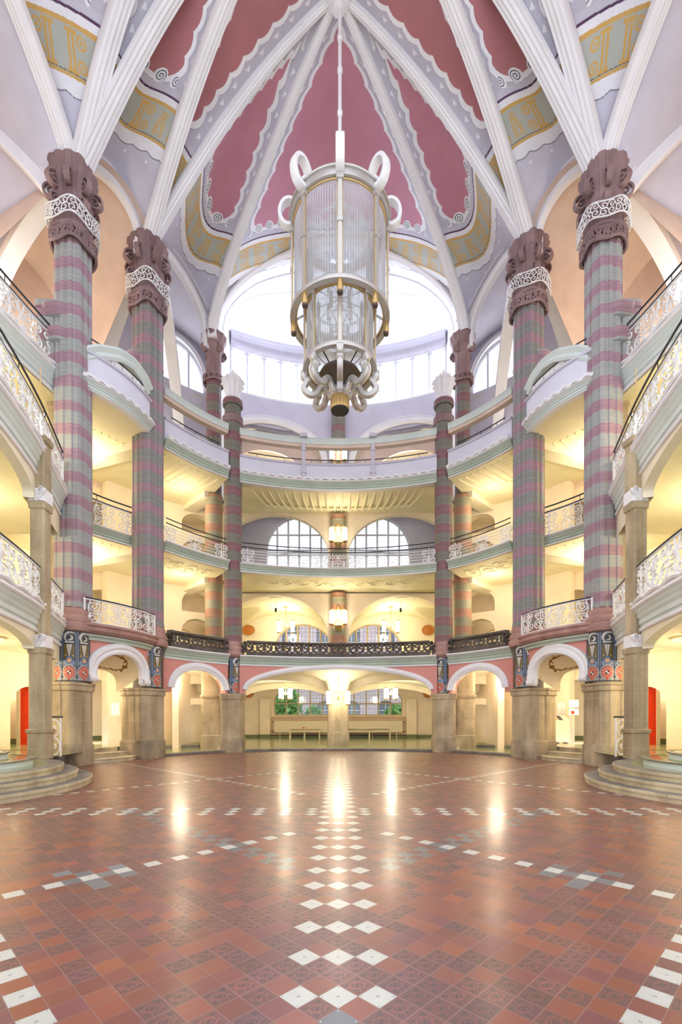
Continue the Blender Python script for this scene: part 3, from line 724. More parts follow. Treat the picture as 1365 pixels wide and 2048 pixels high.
def cell(Ra, Rb, s, nu, nv, upb, outb, sb, pinkc, band=True, vpow=1.0, outdir=None, v0=0.0, ph=0., archp=.5, vres=1.0):
    Pa = mir(Ra*np.array([-1, 1, 1]), s); Pb = mir(Rb*np.array([-1, 1, 1]), s) if not isinstance(Rb, str) else None
    if Pb is None: Pb = mir(Ra*np.array([-1, 1, 1]), -s)
    n = len(Pa); tt = np.linspace(v0, 1, nv)
    A = np.stack([np.interp(tt, np.linspace(0, 1, n), Pa[:, k]) for k in range(3)], -1)
    B = np.stack([np.interp(tt, np.linspace(0, 1, n), Pb[:, k]) for k in range(3)], -1)
    u = np.linspace(0, 1, nu); u = u+.0*u
    ch = np.linalg.norm(B-A, axis=1)
    bow = (4*u*(1-u))
    bow0 = bow**archp
    ub = np.array([upb(v) for v in tt]); ob = np.array([outb(v) for v in tt])
    if outdir is None:
        m = (A[0]+B[0])/2; outdir = np.array([m[0], m[1]-13.0, 0]); 
    outdir = np.array(outdir, float); outdir /= np.linalg.norm(outdir)
    w0 = np.clip(1-tt/.25, 0, 1)[None, :, None]
    shape = bow0[:, None, None]*w0+bow[:, None, None]*(1-w0)
    P = A[None]*(1-u)[:, None, None]+B[None]*u[:, None, None]
    P = P+shape*(np.array([0, 0, 1.])*ub[None, :, None])+shape*(outdir*ob[None, :, None])
    # metric coordinates
    du = np.linalg.norm(np.diff(P, axis=0), axis=2); Lu = np.vstack([np.zeros((1, nv)), np.cumsum(du, 0)]); W = Lu[-1]
    dist = np.minimum(Lu, W[None]-Lu)-.22
    dv = np.linalg.norm(np.diff(P, axis=1), axis=2); Lv = np.hstack([np.zeros((nu, 1)), np.cumsum(dv, 1)])
    Lm = Lv*0+.5*Lv+.5*Lv.mean(0)[None]
    col = paint_cell(dist, Lm, Lu-W[None]/2, W[None]/2, pinkc, sb, band=band, ph=ph)
    mb = MB(); mb.grid(P, C=col); return mb, P
def ramp(a, b, c=None):
    P = poly(np.column_stack([a, b]), 60*(len(a)-1)) if len(a) > 2 else np.column_stack([a, b]).astype(float)
    return lambda v: max(0.0, float(np.interp(v, P[:, 0], P[:, 1])))
PINK1, PINK2 = C(192, 128, 146), C(174, 112, 116)
cells = []
mb, P0 = cell(R1, 'm', -1, 640, 760, ramp([0, .18, .5, 1], [4.2, 2.9, 1.6, .0]), ramp([0, .2, .6, 1], [0, 1.9, .9, 0]), 1.15, PINK1, outdir=(0, 1, 0), archp=.55)
struct('ceiling', mb, M['paint'], ang=180)
FRONT0 = P0[:, 0]
FR = {}
for s in (-1, 1):
    mb, P = cell(R1, R2, s, 420, 740, ramp([0, .25, 1], [1.15, .2, 0]), ramp([0, .2, .6, 1], [0, 1.9, 1.0, 0]), 1.8, PINK1, ph=.3); struct('ceiling', mb, M['paint'], ang=180); FR[s, 'DB'] = P[:, 0]
    mb, P = cell(R2, R3, s, 200, 460, ramp([0, 1], [0, .0]), ramp([0, .3, 1], [0, .25, 0]), 1.75, PINK2, ph=.1, outdir=(s*.8, .1, .6)); struct('ceiling', mb, M['paint'], ang=180)
    mb, P = cell(R3, R4, s, 420, 740, ramp([0, .25, 1], [1.2, .2, 0]), ramp([0, .2, .6, 1], [0, 1.6, .9, 0]), 1.8, PINK2, ph=.2); struct('ceiling', mb, M['paint'], ang=180); FR[s, 'BA'] = P[:, 0]
    mb, P = cell(R4, R5, s, 120, 420, ramp([0, 1], [0, 0]), ramp([0, .3, 1], [0, .2, 0]), 1.75, PINK2, outdir=(s, 0, .6)); struct('ceiling', mb, M['paint'], ang=180)
    # lobe above the side arm: between rib 5 and the wall rib
    mb, P = cell(R5, R6, s, 420, 700, ramp([0, 1], [0, .3]), ramp([0, .3, .7, 1], [0, .8, .8, 0]), 1.9, PINK2, outdir=(s, -.2, .5)); struct('ceiling', mb, M['paint'], ang=180)

# ------------------------------------------------------------------ front arches of the upper storey and vaults behind them
bandprof = [(-.5, -.12), (-.5, .10), (-.42, .14), (-.30, .14), (-.26, .10), (.26, .10), (.30, .14), (.42, .14), (.5, .10), (.5, -.12)]
def outer_pt(az, R=RO): return np.array([R*sin(az), D0+R*cos(az)])
def vault_behind(F, az0, az1, zs, zc, s, mat, R=RO, nseg=14, n=None):
    """surface from the front arch F to an arch on the outer wall"""
    n = len(F); t = np.linspace(-1, 1, n); az = np.linspace(az0, az1, n)
    z = zs+(zc-zs)*np.maximum(0, 1-t*t)**.5
    Bk = np.stack([s*R*np.sin(az), D0+R*np.cos(az), z], -1)
    k = np.linspace(0, 1, nseg)[None, :, None]
    P = F[:, None]*(1-k)+Bk[:, None]*k
    mb = MB(); mb.grid(P); struct('ceiling', mb, mat, ang=180); return Bk
for s in (-1, 1):
    F = FR[s, 'DB'][::10]; vault_behind(F, radians(29), radians(55), 19.3, 21.6, s, M['lav'])
    F = FR[s, 'BA'][::10]; vault_behind(F, radians(60), radians(84), 16.0, 19.6, s, M['peach'])
    for key in ('DB', 'BA'):
        F = FR[s, key][::6]; F = np.vstack([[F[0]-[0, 0, .7]], F, [F[-1]-[0, 0, .7]]])
        m = (F[0]+F[-1])/2; sd = np.array([m[0], m[1]-D0, 0]); sd /= -np.linalg.norm(sd); F = F-sd*.30
        struct('trim_3', sweep3(MB(), F, .62, [(a, b) for a, b in bandprof], side=sd), M['white'], ang=30)
# central arch
F = FRONT0[::10]; F = np.vstack([F[0]-[0, 0, .3], F, F[-1]-[0, 0, .3]])
struct('trim_3', sweep3(MB(), F, .42, bandprof, side=(0, -1, 0)), M['white'], ang=30)
# reveal of the great window, from the central arch back to the outer wall
WAZ = radians(27.2)
tt = np.linspace(-1, 1, 81)
WTOP = np.stack([RO*np.sin(tt*WAZ), D0+RO*np.cos(tt*WAZ), 23.5+2.5*np.sqrt(np.maximum(0, 1-tt*tt))], -1)
Fi = np.stack([np.interp(np.linspace(0, 1, 81), np.linspace(0, 1, len(FRONT0)), FRONT0[:, k]) for k in range(3)], -1)
Fi[:, 1] += .45*np.clip(1-np.minimum(np.arange(81), 80-np.arange(81))/12., 0, 1)
Fo = np.vstack([[[Fi[0, 0]+.1, 23.1, 12.5]], Fi, [[Fi[-1, 0]-.1, 23.1, 12.5]]])
Wo = np.vstack([[[WTOP[0, 0], WTOP[0, 1], 12.5]], WTOP, [[WTOP[-1, 0], WTOP[-1, 1], 12.5]]])
k = np.linspace(0, 1, 16)[None, :, None]; G = Fo[:, None]*(1-k)+Wo[:, None]*k
struct('ceiling', MB().grid(G), M['white'], ang=60)
for kk, w in ((.45, .10), (.92, .14)):
    Fm = G[1:-1, 0]*(1-kk)+G[1:-1, -1]*kk; struct('trim_4', MB().tube(Fm, w, 6), M['white'])

# ------------------------------------------------------------------ transverse half arches (cap to outer wall)
for s in (-1, 1):
    for (x, y, ox, oy, z0, z1, w) in ((8.62, 15.55, 13.0, 17.2, 19.0, 14.6, .55), (7.36, 18.35, 10.9, 21.5, 19.3, 15.2, .55), (7.2, 19.0, 8.2, 24.7, 19.2, 15.0, .5)):
        t = np.linspace(0, 1, 30); h = z1+(z0-z1)*np.cos(t*pi/2)**.62
        P = np.stack([s*(x+(ox-x)*t), y+(oy-y)*t, h], -1); P = np.vstack([P, [[s*ox, oy, 12.6]]])
        T = np.gradient(P, axis=0); side = np.cross([s*(ox-x), oy-y, 0.], [0, 0, 1.]); side /= np.linalg.norm(side)
        G = np.stack([P+side*a*w/2+np.array([0, 0, 1.])*b*.35 + 0*T for a, b in ((-1, 0), (-1, 1), (1, 1), (1, 0))], 1)
        mb = MB(); mb.grid(G, cv=True); struct('trim_5', mb, M['white'], ang=30)

# ------------------------------------------------------------------ outer wall of the upper storey, with windows
def cyl(az0, az1, R=RO, n=160): a = np.linspace(radians(az0), radians(az1), n); return np.stack([R*np.sin(a), D0+R*np.cos(a)], -1)
PW = cyl(-27.2, 27.2); LW = arclen(PW)[-1]
def window(idx, P, o, off, nm, trans, matf, glaz=True, bar=.07, lead=None, sub_arch=False):
    """frame and panes inside an arched opening; o=(s0,s1,zb,zs,zc), off outwards"""
    L = arclen(P); N = outward(P); s0, s1, zb, zs, zc = o
    def top(s): t = np.clip((s-(s0+s1)/2)/((s1-s0)/2), -1, 1); return zs+(zc-zs)*np.sqrt(np.maximum(0, 1-t*t))
    def pt(s, z): s = np.atleast_1d(s).astype(float); q = at_len(P, L, s)+at_len(N, L, s)*off; return np.column_stack([q, np.broadcast_to(z, s.shape)])
    w = bpy.data.objects.new(f'window_{idx}', None); COL.objects.link(w); c = pt((s0+s1)/2, zb)[0]; w.location = c; ORG[w] = c; w['kind'] = 'structure'
    mb = MB(); mb2 = MB()
    ss = np.linspace(s0, s1, 60); arch = pt(ss, top(ss)); mb.tube(arch, bar*1.3, 6); mb.tube(pt(np.linspace(s0, s1, 30), zb+.03), bar, 4)
    for e in (s0, s1): mb.tube(np.vstack([pt(e, zb), pt(e, zs)]), bar*1.3, 4)
    xs = np.linspace(s0, s1, nm+1)
    for x in xs[1:-1]: mb.tube(np.vstack([pt(x, zb), pt(x, top(x)-.02)]), bar, 4)
    for z in trans:
        ok = ss[top(ss) > z]
        if len(ok) > 1: mb.tube(pt(np.linspace(ok[0], ok[-1], 30), z), bar, 4)
    if sub_arch:   # small arched heads of every light under the transoms
        for za in sub_arch:
            for a, b in zip(xs[:-1], xs[1:]):
                u = np.linspace(-1, 1, 13); uu = (a+b)/2+u*(b-a)/2; z1 = za; z2 = za-.30*(1-np.sqrt(1-u*u*.98))
                Pt = pt(uu, z1); Pb_ = pt(uu, z2); Pb_[:, 2] = z2; G = np.stack([Pt, Pb_], 1); mb.grid(G)
    if lead:
        zt = zc
        for a, b in zip(xs[:-1], xs[1:]):
            for k in range(1, lead[0]):
                x = a+(b-a)*k/lead[0]; mb2.tube(np.vstack([pt(x, zb), pt(x, top(x))]), .007, 3, cap=False)
        z = zb+lead[1]
        while z < zc:
            ok = ss[top(ss) > z]
            if len(ok) > 1: mb2.tube(pt(np.linspace(ok[0], ok[-1], 16), z), .007, 3, cap=False)
            z += lead[1]
        build('leading', mb2, M['black'] if idx > 3 else M['wframe'], w)
    build('frame', mb, matf, w)
    if glaz:
        g = MB(); Z = np.stack([pt(ss, zb), arch], 1); 
        k = np.linspace(0, 1, 6)[None, :, None]; g.grid(Z[:, :1]*(1-k)+Z[:, 1:]*k); build('pane', g, M['glass'], w)
    return w
# wall under and beside the great window
mb = MB(); wall(mb, PW, 18.0, 19.56, .4); struct('wall_back', mb, M['lav'], ang=40)
window(1, PW, (0.02, LW-.02, 19.56, 23.5, 26.0), .15, 13, (22.35,), M['wframe'], lead=(3, .42), sub_arch=(22.0,))
mb = MB(); sweep(mb, cyl(-27.2, 27.2), [(-.1, 22.0), (.22, 22.0), (.22, 22.15), (.34, 22.25), (.34, 22.5), (.26, 22.6), (.26, 22.75), (-.1, 22.85)]); struct('trim_6', mb, M['lav'], ang=30)
mb = MB(); sweep(mb, cyl(-27.2, 27.2), [(-.3, 19.5), (.12, 19.5), (.12, 19.6), (-.3, 19.6)]); struct('trim_6', mb, M['white'], ang=30)
# arcade below the window (third floor back wall)
PA = cyl(-31, 31, RO-.15, 160); LA = arclen(PA)[-1]
ops = [(LA/2-6.7, LA/2-.75, 11, 16.2, 18.35), (LA/2+.75, LA/2+6.7, 11, 16.2, 18.35)]
mb = MB(); wall(mb, PA, 13.4, 19.5, .9, ops); struct('wall_back', mb, M['lav'], ang=40)
for o in ops:
    struct('trim_7', sweep3(MB(), archline(PA, o, off=.02), .34, bandprof, side=(0, -1, 0)), M['white'], ang=30)
    struct('trim_7', sweep3(MB(), archline(PA, (o[0]+.5, o[1]-.5, o[2], o[3]-.6, o[4]-.75), off=-.75), 1.2, [(-.5, -.1), (-.5, .05), (.5, .05), (.5, -.1)], side=(0, -1, 0)), M['peach'], ang=30)
mb = MB(); wall(mb, cyl(-36, 36, RO+2.0), 15.0, 19.5, .3); struct('wall_back', mb, M['cream'], ang=40)
mb = MB(); P = cyl(-36, 36, RO-.1); Q = cyl(-36, 36, RO+2.2); G = np.stack([np.column_stack([P, 0*P[:, 0]+18.6]), np.column_stack([Q, 0*P[:, 0]+18.6])], 1); mb.grid(G); struct('ceiling', mb, M['cream'])
# lunette walls left and right
for s, nm in ((-1, 'left'), (1, 'right')):
    P = cyl(27, 58, RO, 120); P[:, 0] *= s; L = arclen(P)[-1]
    o = (L*.20, L*.66, 18.85, 19.35, 21.15)
    mb = MB(); wall(mb, P, 12.4, 22.6, .5, [o, (L*.30, L*.62, 11, 13.2, 14.2)]); struct(f'wall_{nm}', mb, M['lav'], ang=40)
    window(2 if s < 0 else 3, P, o, .25, 4, (), M['wframe'], lead=(3, .3))
    struct('trim_8', sweep3(MB(), archline(P, (o[0]-.06, o[1]+.06, 0, o[3], o[4]+.08), off=.02, legs=.45), .22, bandprof, side=(0, -1, 0)), M['white'], ang=30)
    P = cyl(56, 118, RO, 160); P[:, 0] *= s; L = arclen(P)[-1]
    mb = MB(); wall(mb, P, 12.0, 21, .5, [(L*.42, L*.66, 11, 14.8, 16.8)]); struct(f'wall_{nm}', mb, M['peach'], ang=40)
    # back of the dark opening on the arm
    P = cyl(78, 106, RO+2.5, 40); P[:, 0] *= s; mb = MB(); wall(mb, P, 12, 18, .2); struct(f'wall_{nm}', mb, M['lav'])
# side arm: rising front arch, sail above it and vault behind it
for s, nm in ((-1, 'left'), (1, 'right')):
    t = np.linspace(0, 1, 60)
    A1 = np.stack([s*(8.85+5.4*t), 15.4-.8*t, 18.1+3.3*np.sin(np.clip(t*1.15, 0, 1)*pi/2)**.95], -1)
    A2 = np.stack([s*(8.95+5.0*t), 15.9+1.6*t, 14.4+4.6*np.cos(t*pi/2)**.62], -1)
    k = np.linspace(0, 1, 12)[None, :, None]; struct('ceiling', MB().grid(A1[:, None]*(1-k)+A2[:, None]*k), M['lav'], ang=180)
    struct('trim_9', sweep3(MB(), A1, .55, [(a, b) for a, b in bandprof], side=(0, -1, 0)), M['white'], ang=30)
    R6m = mir(R6*np.array([-1, 1, 1]), s)
    R6i = np.stack([np.interp(np.linspace(0, 1, 60), np.linspace(0, 1, 90), R6m[:, c]) for c in range(3)], -1)
    k = np.linspace(0, 1, 10)[None, :, None]; struct('ceiling', MB().grid(R6i[:, None]*(1-k)+A1[:, None]*k), M['lav'], ang=180)
# ------------------------------------------------------------------ galleries: slabs, ceilings, cornices
def slab(E, z0, z1, R=RO, mt='yellow', mtop='lino', planar=None, dome=0.0, zj=.012):
    """ring sector from the gallery edge E to the outer wall"""
    n = len(E); d = E-C0; r = np.linalg.norm(d, axis=1)[:, None]
    O = C0+d/r*R if planar is None else np.stack([E[:, 0]*1.5, np.full(n, planar)], -1)
    k = np.linspace(0, 1, 14)[None, :, None]; G = E[:, None]*(1-k)+O[:, None]*k
    zz = np.full(G.shape[:2]+(1,), 1.0)
    kk = k[..., 0]; bow = dome*np.clip(kk, 0, 1)[..., None]*np.ones_like(zz)
    Bt = np.concatenate([G, zz*(z0-zj)+bow], -1); Tp = np.concatenate([G, zz*z1], -1)
    struct('ceiling', MB().grid(Bt), M[mt], ang=180); struct('floor', MB().grid(Tp), M[mtop], ang=180)
    return G
def cornice(E, za, zb, matg='green', scallop=0, wht='white', out=.0, idx=10):
    """white listel, sage green moulded body, white lower bead"""
    h = zb-za
    P = lambda a, f: (out+a, za+h*f)
    g = [P(-.15, .12), P(.02, .12), P(.02, .24), P(.06, .26), P(.07, .42), P(.05, .44), P(.10, .52), P(.12, .62), P(.10, .64), P(.16, .74), P(.18, .84), P(-.15, .84)]
    struct(f'trim_{idx}', sweep(MB(), E, g), M[matg], ang=30)
    struct(f'trim_{idx}', sweep(MB(), E, [P(-.15, 0), P(.05, 0), P(.07, .06), P(.05, .12), P(-.15, .12)]), M[wht], ang=30)
    struct(f'trim_{idx}', sweep(MB(), E, [P(-.15, .84), P(.20, .84), P(.24, .90), P(.22, 1.0), P(-.15, 1.0)]), M[wht], ang=30)
    if scallop:
        L = arclen(E); S = np.arange(0, L[-1], .05); N = outward(E)
        q = at_len(E, L, S)-at_len(N, L, S)*(out+.20)
        z = zb+.03+.07*np.abs(np.sin(S*pi/scallop))
        struct(f'trim_{idx}', MB().tube(np.column_stack([q, z]), .055, 6), M[wht], ang=50)
Z1, Z2, Z3 = (3.95, 4.42), (8.20, 8.58), (12.28, 12.68)
for s in (-1, 1):
    pass
# floors at ground level
def flat(E, z, R, mat, name='floor', planar=None):
    n = len(E); d = E-C0; r = np.linalg.norm(d, axis=1)[:, None]
    O = C0+d/r*R if planar is None else np.stack([np.clip(E[:, 0]*1.7, -7.6, 7.6), np.full(n, planar)], -1)
    k = np.linspace(0, 1, 14)[None, :, None]; G = E[:, None]*(1-k)+O[:, None]*k
    mb = MB(); mb.grid(np.concatenate([G, np.full(G.shape[:2]+(1,), z)], -1)); struct(name, mb, M[mat], ang=180)
def kerb(E, z0, z1, w=.22, mat='step', out=0.0): 
    return sweep(MB(), E, [(out-w, z0), (out, z0), (out+.02, z1-.03), (out, z1), (out-w, z1)])
flat(E0, .10, 0, 'lino', planar=36.2); struct('floor', kerb(E0, 0, .105, .25), M['step'], ang=40)
for s in (-1, 1):
    e = E1(s); flat(e, .10, RO, 'lino'); struct('floor', kerb(e, 0, .105, .3), M['step'], ang=40)
    # wedge floor between back column and outer wall, raised inner steps
    e2 = mir(arc3((6.3, 23.4), (9.3, 20.9), (8.0, 22.3)), s)
    flat(e2, .26, RO+3, 'lino'); struct('floor', kerb(e2, .1, .265, .3), M['step'], ang=40)
    e = E2(s); 
    t = thing('stone_steps', f'three straight stone steps under the small arch with painted soffit on the {"left" if s < 0 else "right"}', 'steps', (s*8.0, 17.0, 0))
    for i in range(3):
        P = mir(arc3((7.9-.0*i, 17.75), (8.55, 16.15), (8.0+.22*i-.05, 16.85+.1*i)), s)+np.array([s*.30*i, .12*i])
        mb = MB(); sweep(mb, P, [(-1.5, .0+.15*i), (.35, .15*i), (.35, .15*i+.10), (.38, .15*i+.12), (.36, .15*i+.15), (-1.5, .15*i+.15)]); build('step', mb, M['stepn'], t)
    P = mir(arc3((8.1, 18.6), (9.35, 15.9), (8.9, 17.3)), s); flat(P, .455, RO+2, 'lino')
    P = mir(poly([(8.3, 16.4), (8.1, 14.6), (8.05, 13.2), (8.7, 12.2), (9.6, 8)]), s); flat(P, .447, RO+2, 'lino')
# coral spandrel walls with the ground floor arches
def spandrel(E, o, ztop, mat='pink', th=.55, archw=.26, zbase=2.6, idx=11, soff='cream'):
    mb = MB(); wall(mb, E, zbase, ztop, th, [o]); struct('wall_back' if abs(E[:, 0].mean()) < 1 else ('wall_left' if E[:, 0].mean() < 0 else 'wall_right'), mb, M[mat], ang=40)
    A = archline(E, (o[0]-.02, o[1]+.02, 0, o[3], o[4]+.02), off=.0)
    sd = np.column_stack([-at_len(outward(E), arclen(E), np.interp(np.linspace(0, 1, len(A)), [0, 1], [o[0], o[1]])), np.zeros(len(A))])
    struct(f'trim_{idx}', sweep3(MB(), A, archw, [(-.62, -.1), (-.62, .05), (-.5, .08), (-.2, .08), (-.15, .12), (.2, .12), (.25, .08), (.5, .08), (.62, .04), (.62, -.1)], side=sd), M['white'], ang=30)
    # cream soffit skin
    L = arclen(E); N = outward(E); q0 = A; nrm = np.column_stack([at_len(N, L, np.clip((o[0]+o[1])/2+np.sin(np.linspace(-1, 1, len(A))*pi/2)*(o[1]-o[0])/2, 0, L[-1])), np.zeros(len(A))])
    k = np.linspace(0, 1, 6)[None, :, None]; G = (q0[:, None]-np.array([0, 0, .03]))+nrm[:, None]*k*(th+.02)
    struct('ceiling', MB().grid(G), M[soff], ang=180)
    return A
LE0 = arclen(E0)[-1]
spandrel(E0, (.28, LE0-.28, 0, 2.85, 3.93), 3.97, idx=11, archw=.19)
cornice(E0, 3.93, 4.40, idx=10)
for s in (-1, 1):
    e = E1(s); L = arclen(e)[-1]; spandrel(e, (.12, L-.38, 0, 2.78, 3.72), 3.97); cornice(e, 3.93, 4.40)
    e = E2(s); L = arclen(e)[-1]
    # small ornate arch: outer archivolt, painted soffit panel and a lower inner arch
    mb = MB(); wall(mb, e, 3.12, 4.12, .35, [(.30, L-.30, 0, 3.0, 4.0)]); struct('wall_left' if s < 0 else 'wall_right', mb, M['pink'], ang=40)
    A = archline(e, (.34, L-.34, 0, 3.1, 3.92), legs=.32, off=.02); sd = np.array([-s*.8, -.35, 0])
    struct('trim_11', sweep3(MB(), A, .30, [(-.62, -.1), (-.62, .06), (-.4, .09), (-.1, .06), (.1, .12), (.45, .12), (.62, .04), (.62, -.1)], side=sd), M['white'], ang=30)
    # brackets at the arch feet
    for q in (A[0], A[-1]):
        mb = MB(); volute(mb, (q[0]-s*.06, q[1]-.06, q[2]+.05), (-s*.9, -.4), .13, .28); mb.box((q[0], q[1], q[2]+.12), (.26, .26, .34), .4); struct('trim_11', mb, M['white'], ang=40)
    Ai = A[2:-2]; n = len(Ai); t = np.linspace(-1, 1, n)
    mid = (A[1]+A[-2])/2; ou = np.array([s*.82, .40, 0])
    Bi = np.stack([mid[0]+(Ai[:, 0]-mid[0])*.80, mid[1]+(Ai[:, 1]-mid[1])*.80, 2.50+.78*np.sqrt(np.maximum(0, 1-t*t))], -1)+ou*1.35
    nu, nv = n*4, 90
    Au = np.stack([np.interp(np.linspace(0, 1, nu), np.linspace(0, 1, n), Ai[:, c]) for c in range(3)], -1); Bu = np.stack([np.interp(np.linspace(0, 1, nu), np.linspace(0, 1, n), Bi[:, c]) for c in range(3)], -1)
    k = np.linspace(0, 1, nv); G = Au[:, None]*(1-k)[None, :, None]+Bu[:, None]*k[None, :, None]
    U = np.linspace(-1, 1, nu)[:, None]*np.ones(nv)[None]; V = k[None]*np.ones(nu)[:, None]
    r = np.abs(U/.55)**2.4+np.abs((V-.60)/.30)**2.4; wob = .16*np.sin(U*38)*np.cos(V*22)+.12*np.sin(U*17+V*30)
    cc = np.zeros(G.shape); cc[:] = C(232, 214, 180); cc[np.abs(r-1+wob) < .22] = C(140, 98, 38)
    struct('ceiling', MB().grid(G, C=cc), M['paint'], ang=180)
    # mauve ledge and olive moulding under the bowed iron balcony
    struct('trim_12', sweep(MB(), e, [(-.6, 4.08), (.10, 4.08), (.12, 4.16), (.2, 4.2), (.22, 4.26), (-.6, 4.28)]), M['green'], ang=30)
    struct('trim_12', sweep(MB(), e, [(-1.6, 4.28), (.24, 4.28), (.30, 4.32), (.38, 4.36), (.40, 4.44), (.36, 4.48), (.42, 4.52), (.42, 4.58), (-1.6, 4.60)]), M['base'], ang=30)
# first floor slab etc.
slab(E0, 4.0, 4.42, planar=36, mt='cream') if False else None
for s in (-1, 1):
    slab(E1(s), 3.99, 4.42, mt='cream'); slab(mir(arc3((7.15, 17.9), (8.9, 15.6), (8.2, 16.9)), s), 4.1, 4.42, mt='cream', R=RO+2, zj=.022)
    slab(E3(s), 3.75, 4.42, mt='cream', R=RO+.4, zj=.0)
    slab(E1(s), 8.20, 8.56); slab(mir(poly([(6.9, 19.1), (7.75, 18.75), (8.45, 18.0), (9.0, 17.2), (9.05, 15.7)]), s), 8.20, 8.56, R=RO+2, zj=.022); slab(mir(poly([(9.0, 15.9), (8.75, 14.9), (7.95, 12.5), (7.45, 10.6), (7.15, 9.0), (7.0, 7.4), (7.15, 5.2)]), s), 7.95, 8.56, R=RO+.4, zj=.09)
    slab(E1(s), 12.28, 12.66); slab(mir(poly([(6.9, 19.1), (7.15, 17.9), (7.5, 16.55), (8.35, 15.35), (9.1, 15.5)]), s), 12.28, 12.66, R=RO+2, zj=.022); slab(E3b(s), 11.95, 12.66, R=RO+.4, zj=.03)
slab(E0, 8.22, 8.56, planar=25.9, dome=.12); slab(E0, 12.30, 12.66, planar=25.9, dome=.30)
mb = MB(); G = flat  # (kept simple)
# first floor deck over the central niche
n = len(E0); k = np.linspace(0, 1, 10)[None, :, None]; O = np.stack([E0[:, 0]*1.6, np.full(n, 30.2)], -1); G = E0[:, None]*(1-k)+O[:, None]*k
struct('floor', MB().grid(np.concatenate([G, np.full(G.shape[:2]+(1,), 4.42)], -1)), M['lino'])
cornice(E0, *Z2, idx=13); cornice(E0, *Z3, idx=14, scallop=.42)
for s in (-1, 1):
    cornice(E1(s), *Z2, idx=13); cornice(E2b(s), *Z2, idx=13); cornice(E1(s), *Z3, idx=14, scallop=.42); cornice(E2(s), 12.25, 12.55, idx=14, scallop=.35, matg='mint')
    e = E3(s); e = e[:int(len(e)*.99)]
    for za, zb in ((3.78, 4.45), (7.88, 8.60)): cornice(e, za, zb, idx=15, scallop=.9, matg='mint')
    cornice(E3b(s), 11.95, 12.68, idx=15, scallop=.9, matg='mint')
    # cream arch spandrels below the side galleries
    for z0, z1, zsp, zcr in ((3.0, 3.80, 3.35, 3.74), (6.9, 7.9, 7.35, 7.84)):
        L = arclen(e)[-1]; i0 = 2.75
        mb = MB(); wall(mb, e, z0+.32, z1, .25, [(i0, 10.4, 0, zsp, zcr)]); struct('wall_left' if s < 0 else 'wall_right', mb, M['cream'], ang=40)
# lilac parapets of the third floor and the ring beam above
for Ec, tw in ((E0, .16),)+tuple((E1(s), .16) for s in (-1, 1))+tuple((E2(s), .14) for s in (-1, 1)):
    struct('wall_back' if abs(Ec[:, 0].mean()) < 1 else ('wall_left' if Ec[:, 0].mean() < 0 else 'wall_right'), sweep(MB(), Ec, [(-.14, 12.66), (.06, 12.66), (.06, 13.42), (-.14, 13.42)]), M['lav2'], ang=30)
    struct('trim_16', sweep(MB(), Ec, [(-.2, 13.42), (.12, 13.42), (.14, 13.47), (.10, 13.52), (-.2, 13.52)]), M['lav'], ang=30)
for Ec in (E0, E1(-1), E1(1)):
    struct('trim_17', sweep(MB(), Ec, [(-.24, 14.42), (.08, 14.42), (.10, 14.50), (.06, 14.52), (.10, 14.60), (.06, 14.62), (.12, 14.70), (-.24, 14.72)]), M['mint'], ang=30)
    struct('trim_17', sweep(MB(), Ec, [(-.24, 14.30), (.02, 14.30), (.04, 14.42), (-.24, 14.42)]), M['peach'], ang=30)
for s in (-1, 1):   # curved beam between the two tall piers
    e = E2(s); t = np.linspace(0, 1, len(e)); z = np.interp(t, [0, .15, .35, .55, .8, 1], [13.85, 14.05, 14.15, 14.05, 13.7, 13.25])
    P = np.column_stack([e, z]); sd = np.array([-s*.85, -.5, 0])
    struct('trim_17', sweep3(MB(), P, .42, [(-.5, -.2), (-.5, .06), (-.3, .12), (.0, .05), (.3, .14), (.5, .10), (.5, -.2)], side=sd), M['mint'], ang=30)
    # scalloped blocks on the piers where the beam lands
    for (x, y, zz_) in ((7.60, 18.55, (14.1, 14.95)), (8.95, 15.62, (13.4, 14.2))):
        for z in zz_:
            mb = MB(); b = superell(.40, .66, 4, 48, rz=atan2(y-D0, s*x), c=(s*x, y)); stack(mb, b, [(z, -.12), (z+.06, .02), (z+.14, .06), (z+.2, .02), (z+.3, .08), (z+.42, .10), (z+.46, -.12)])
            struct('trim_18', mb, M['bandA'], ang=30)
# vertical struts on the central parapet
for x in (-1.62, 1.62):
    yy = 22.45-.83*(x/4.5)**2
    mb = MB(); mb.box((x, yy-.10, 13.55), (.16, .12, 1.75)); mb.box((x, yy-.12, 14.1), (.22, .16, .10)); mb.box((x, yy-.12, 13.05), (.22, .16, .10)); mb.box((x, yy-.12, 14.74), (.34, .26, .16))
    tag(build('parapet_strut', mb, M['lav']), f'grey strut joining parapet and ring beam, {"left" if x < 0 else "right"} of the chandelier', 'strut')

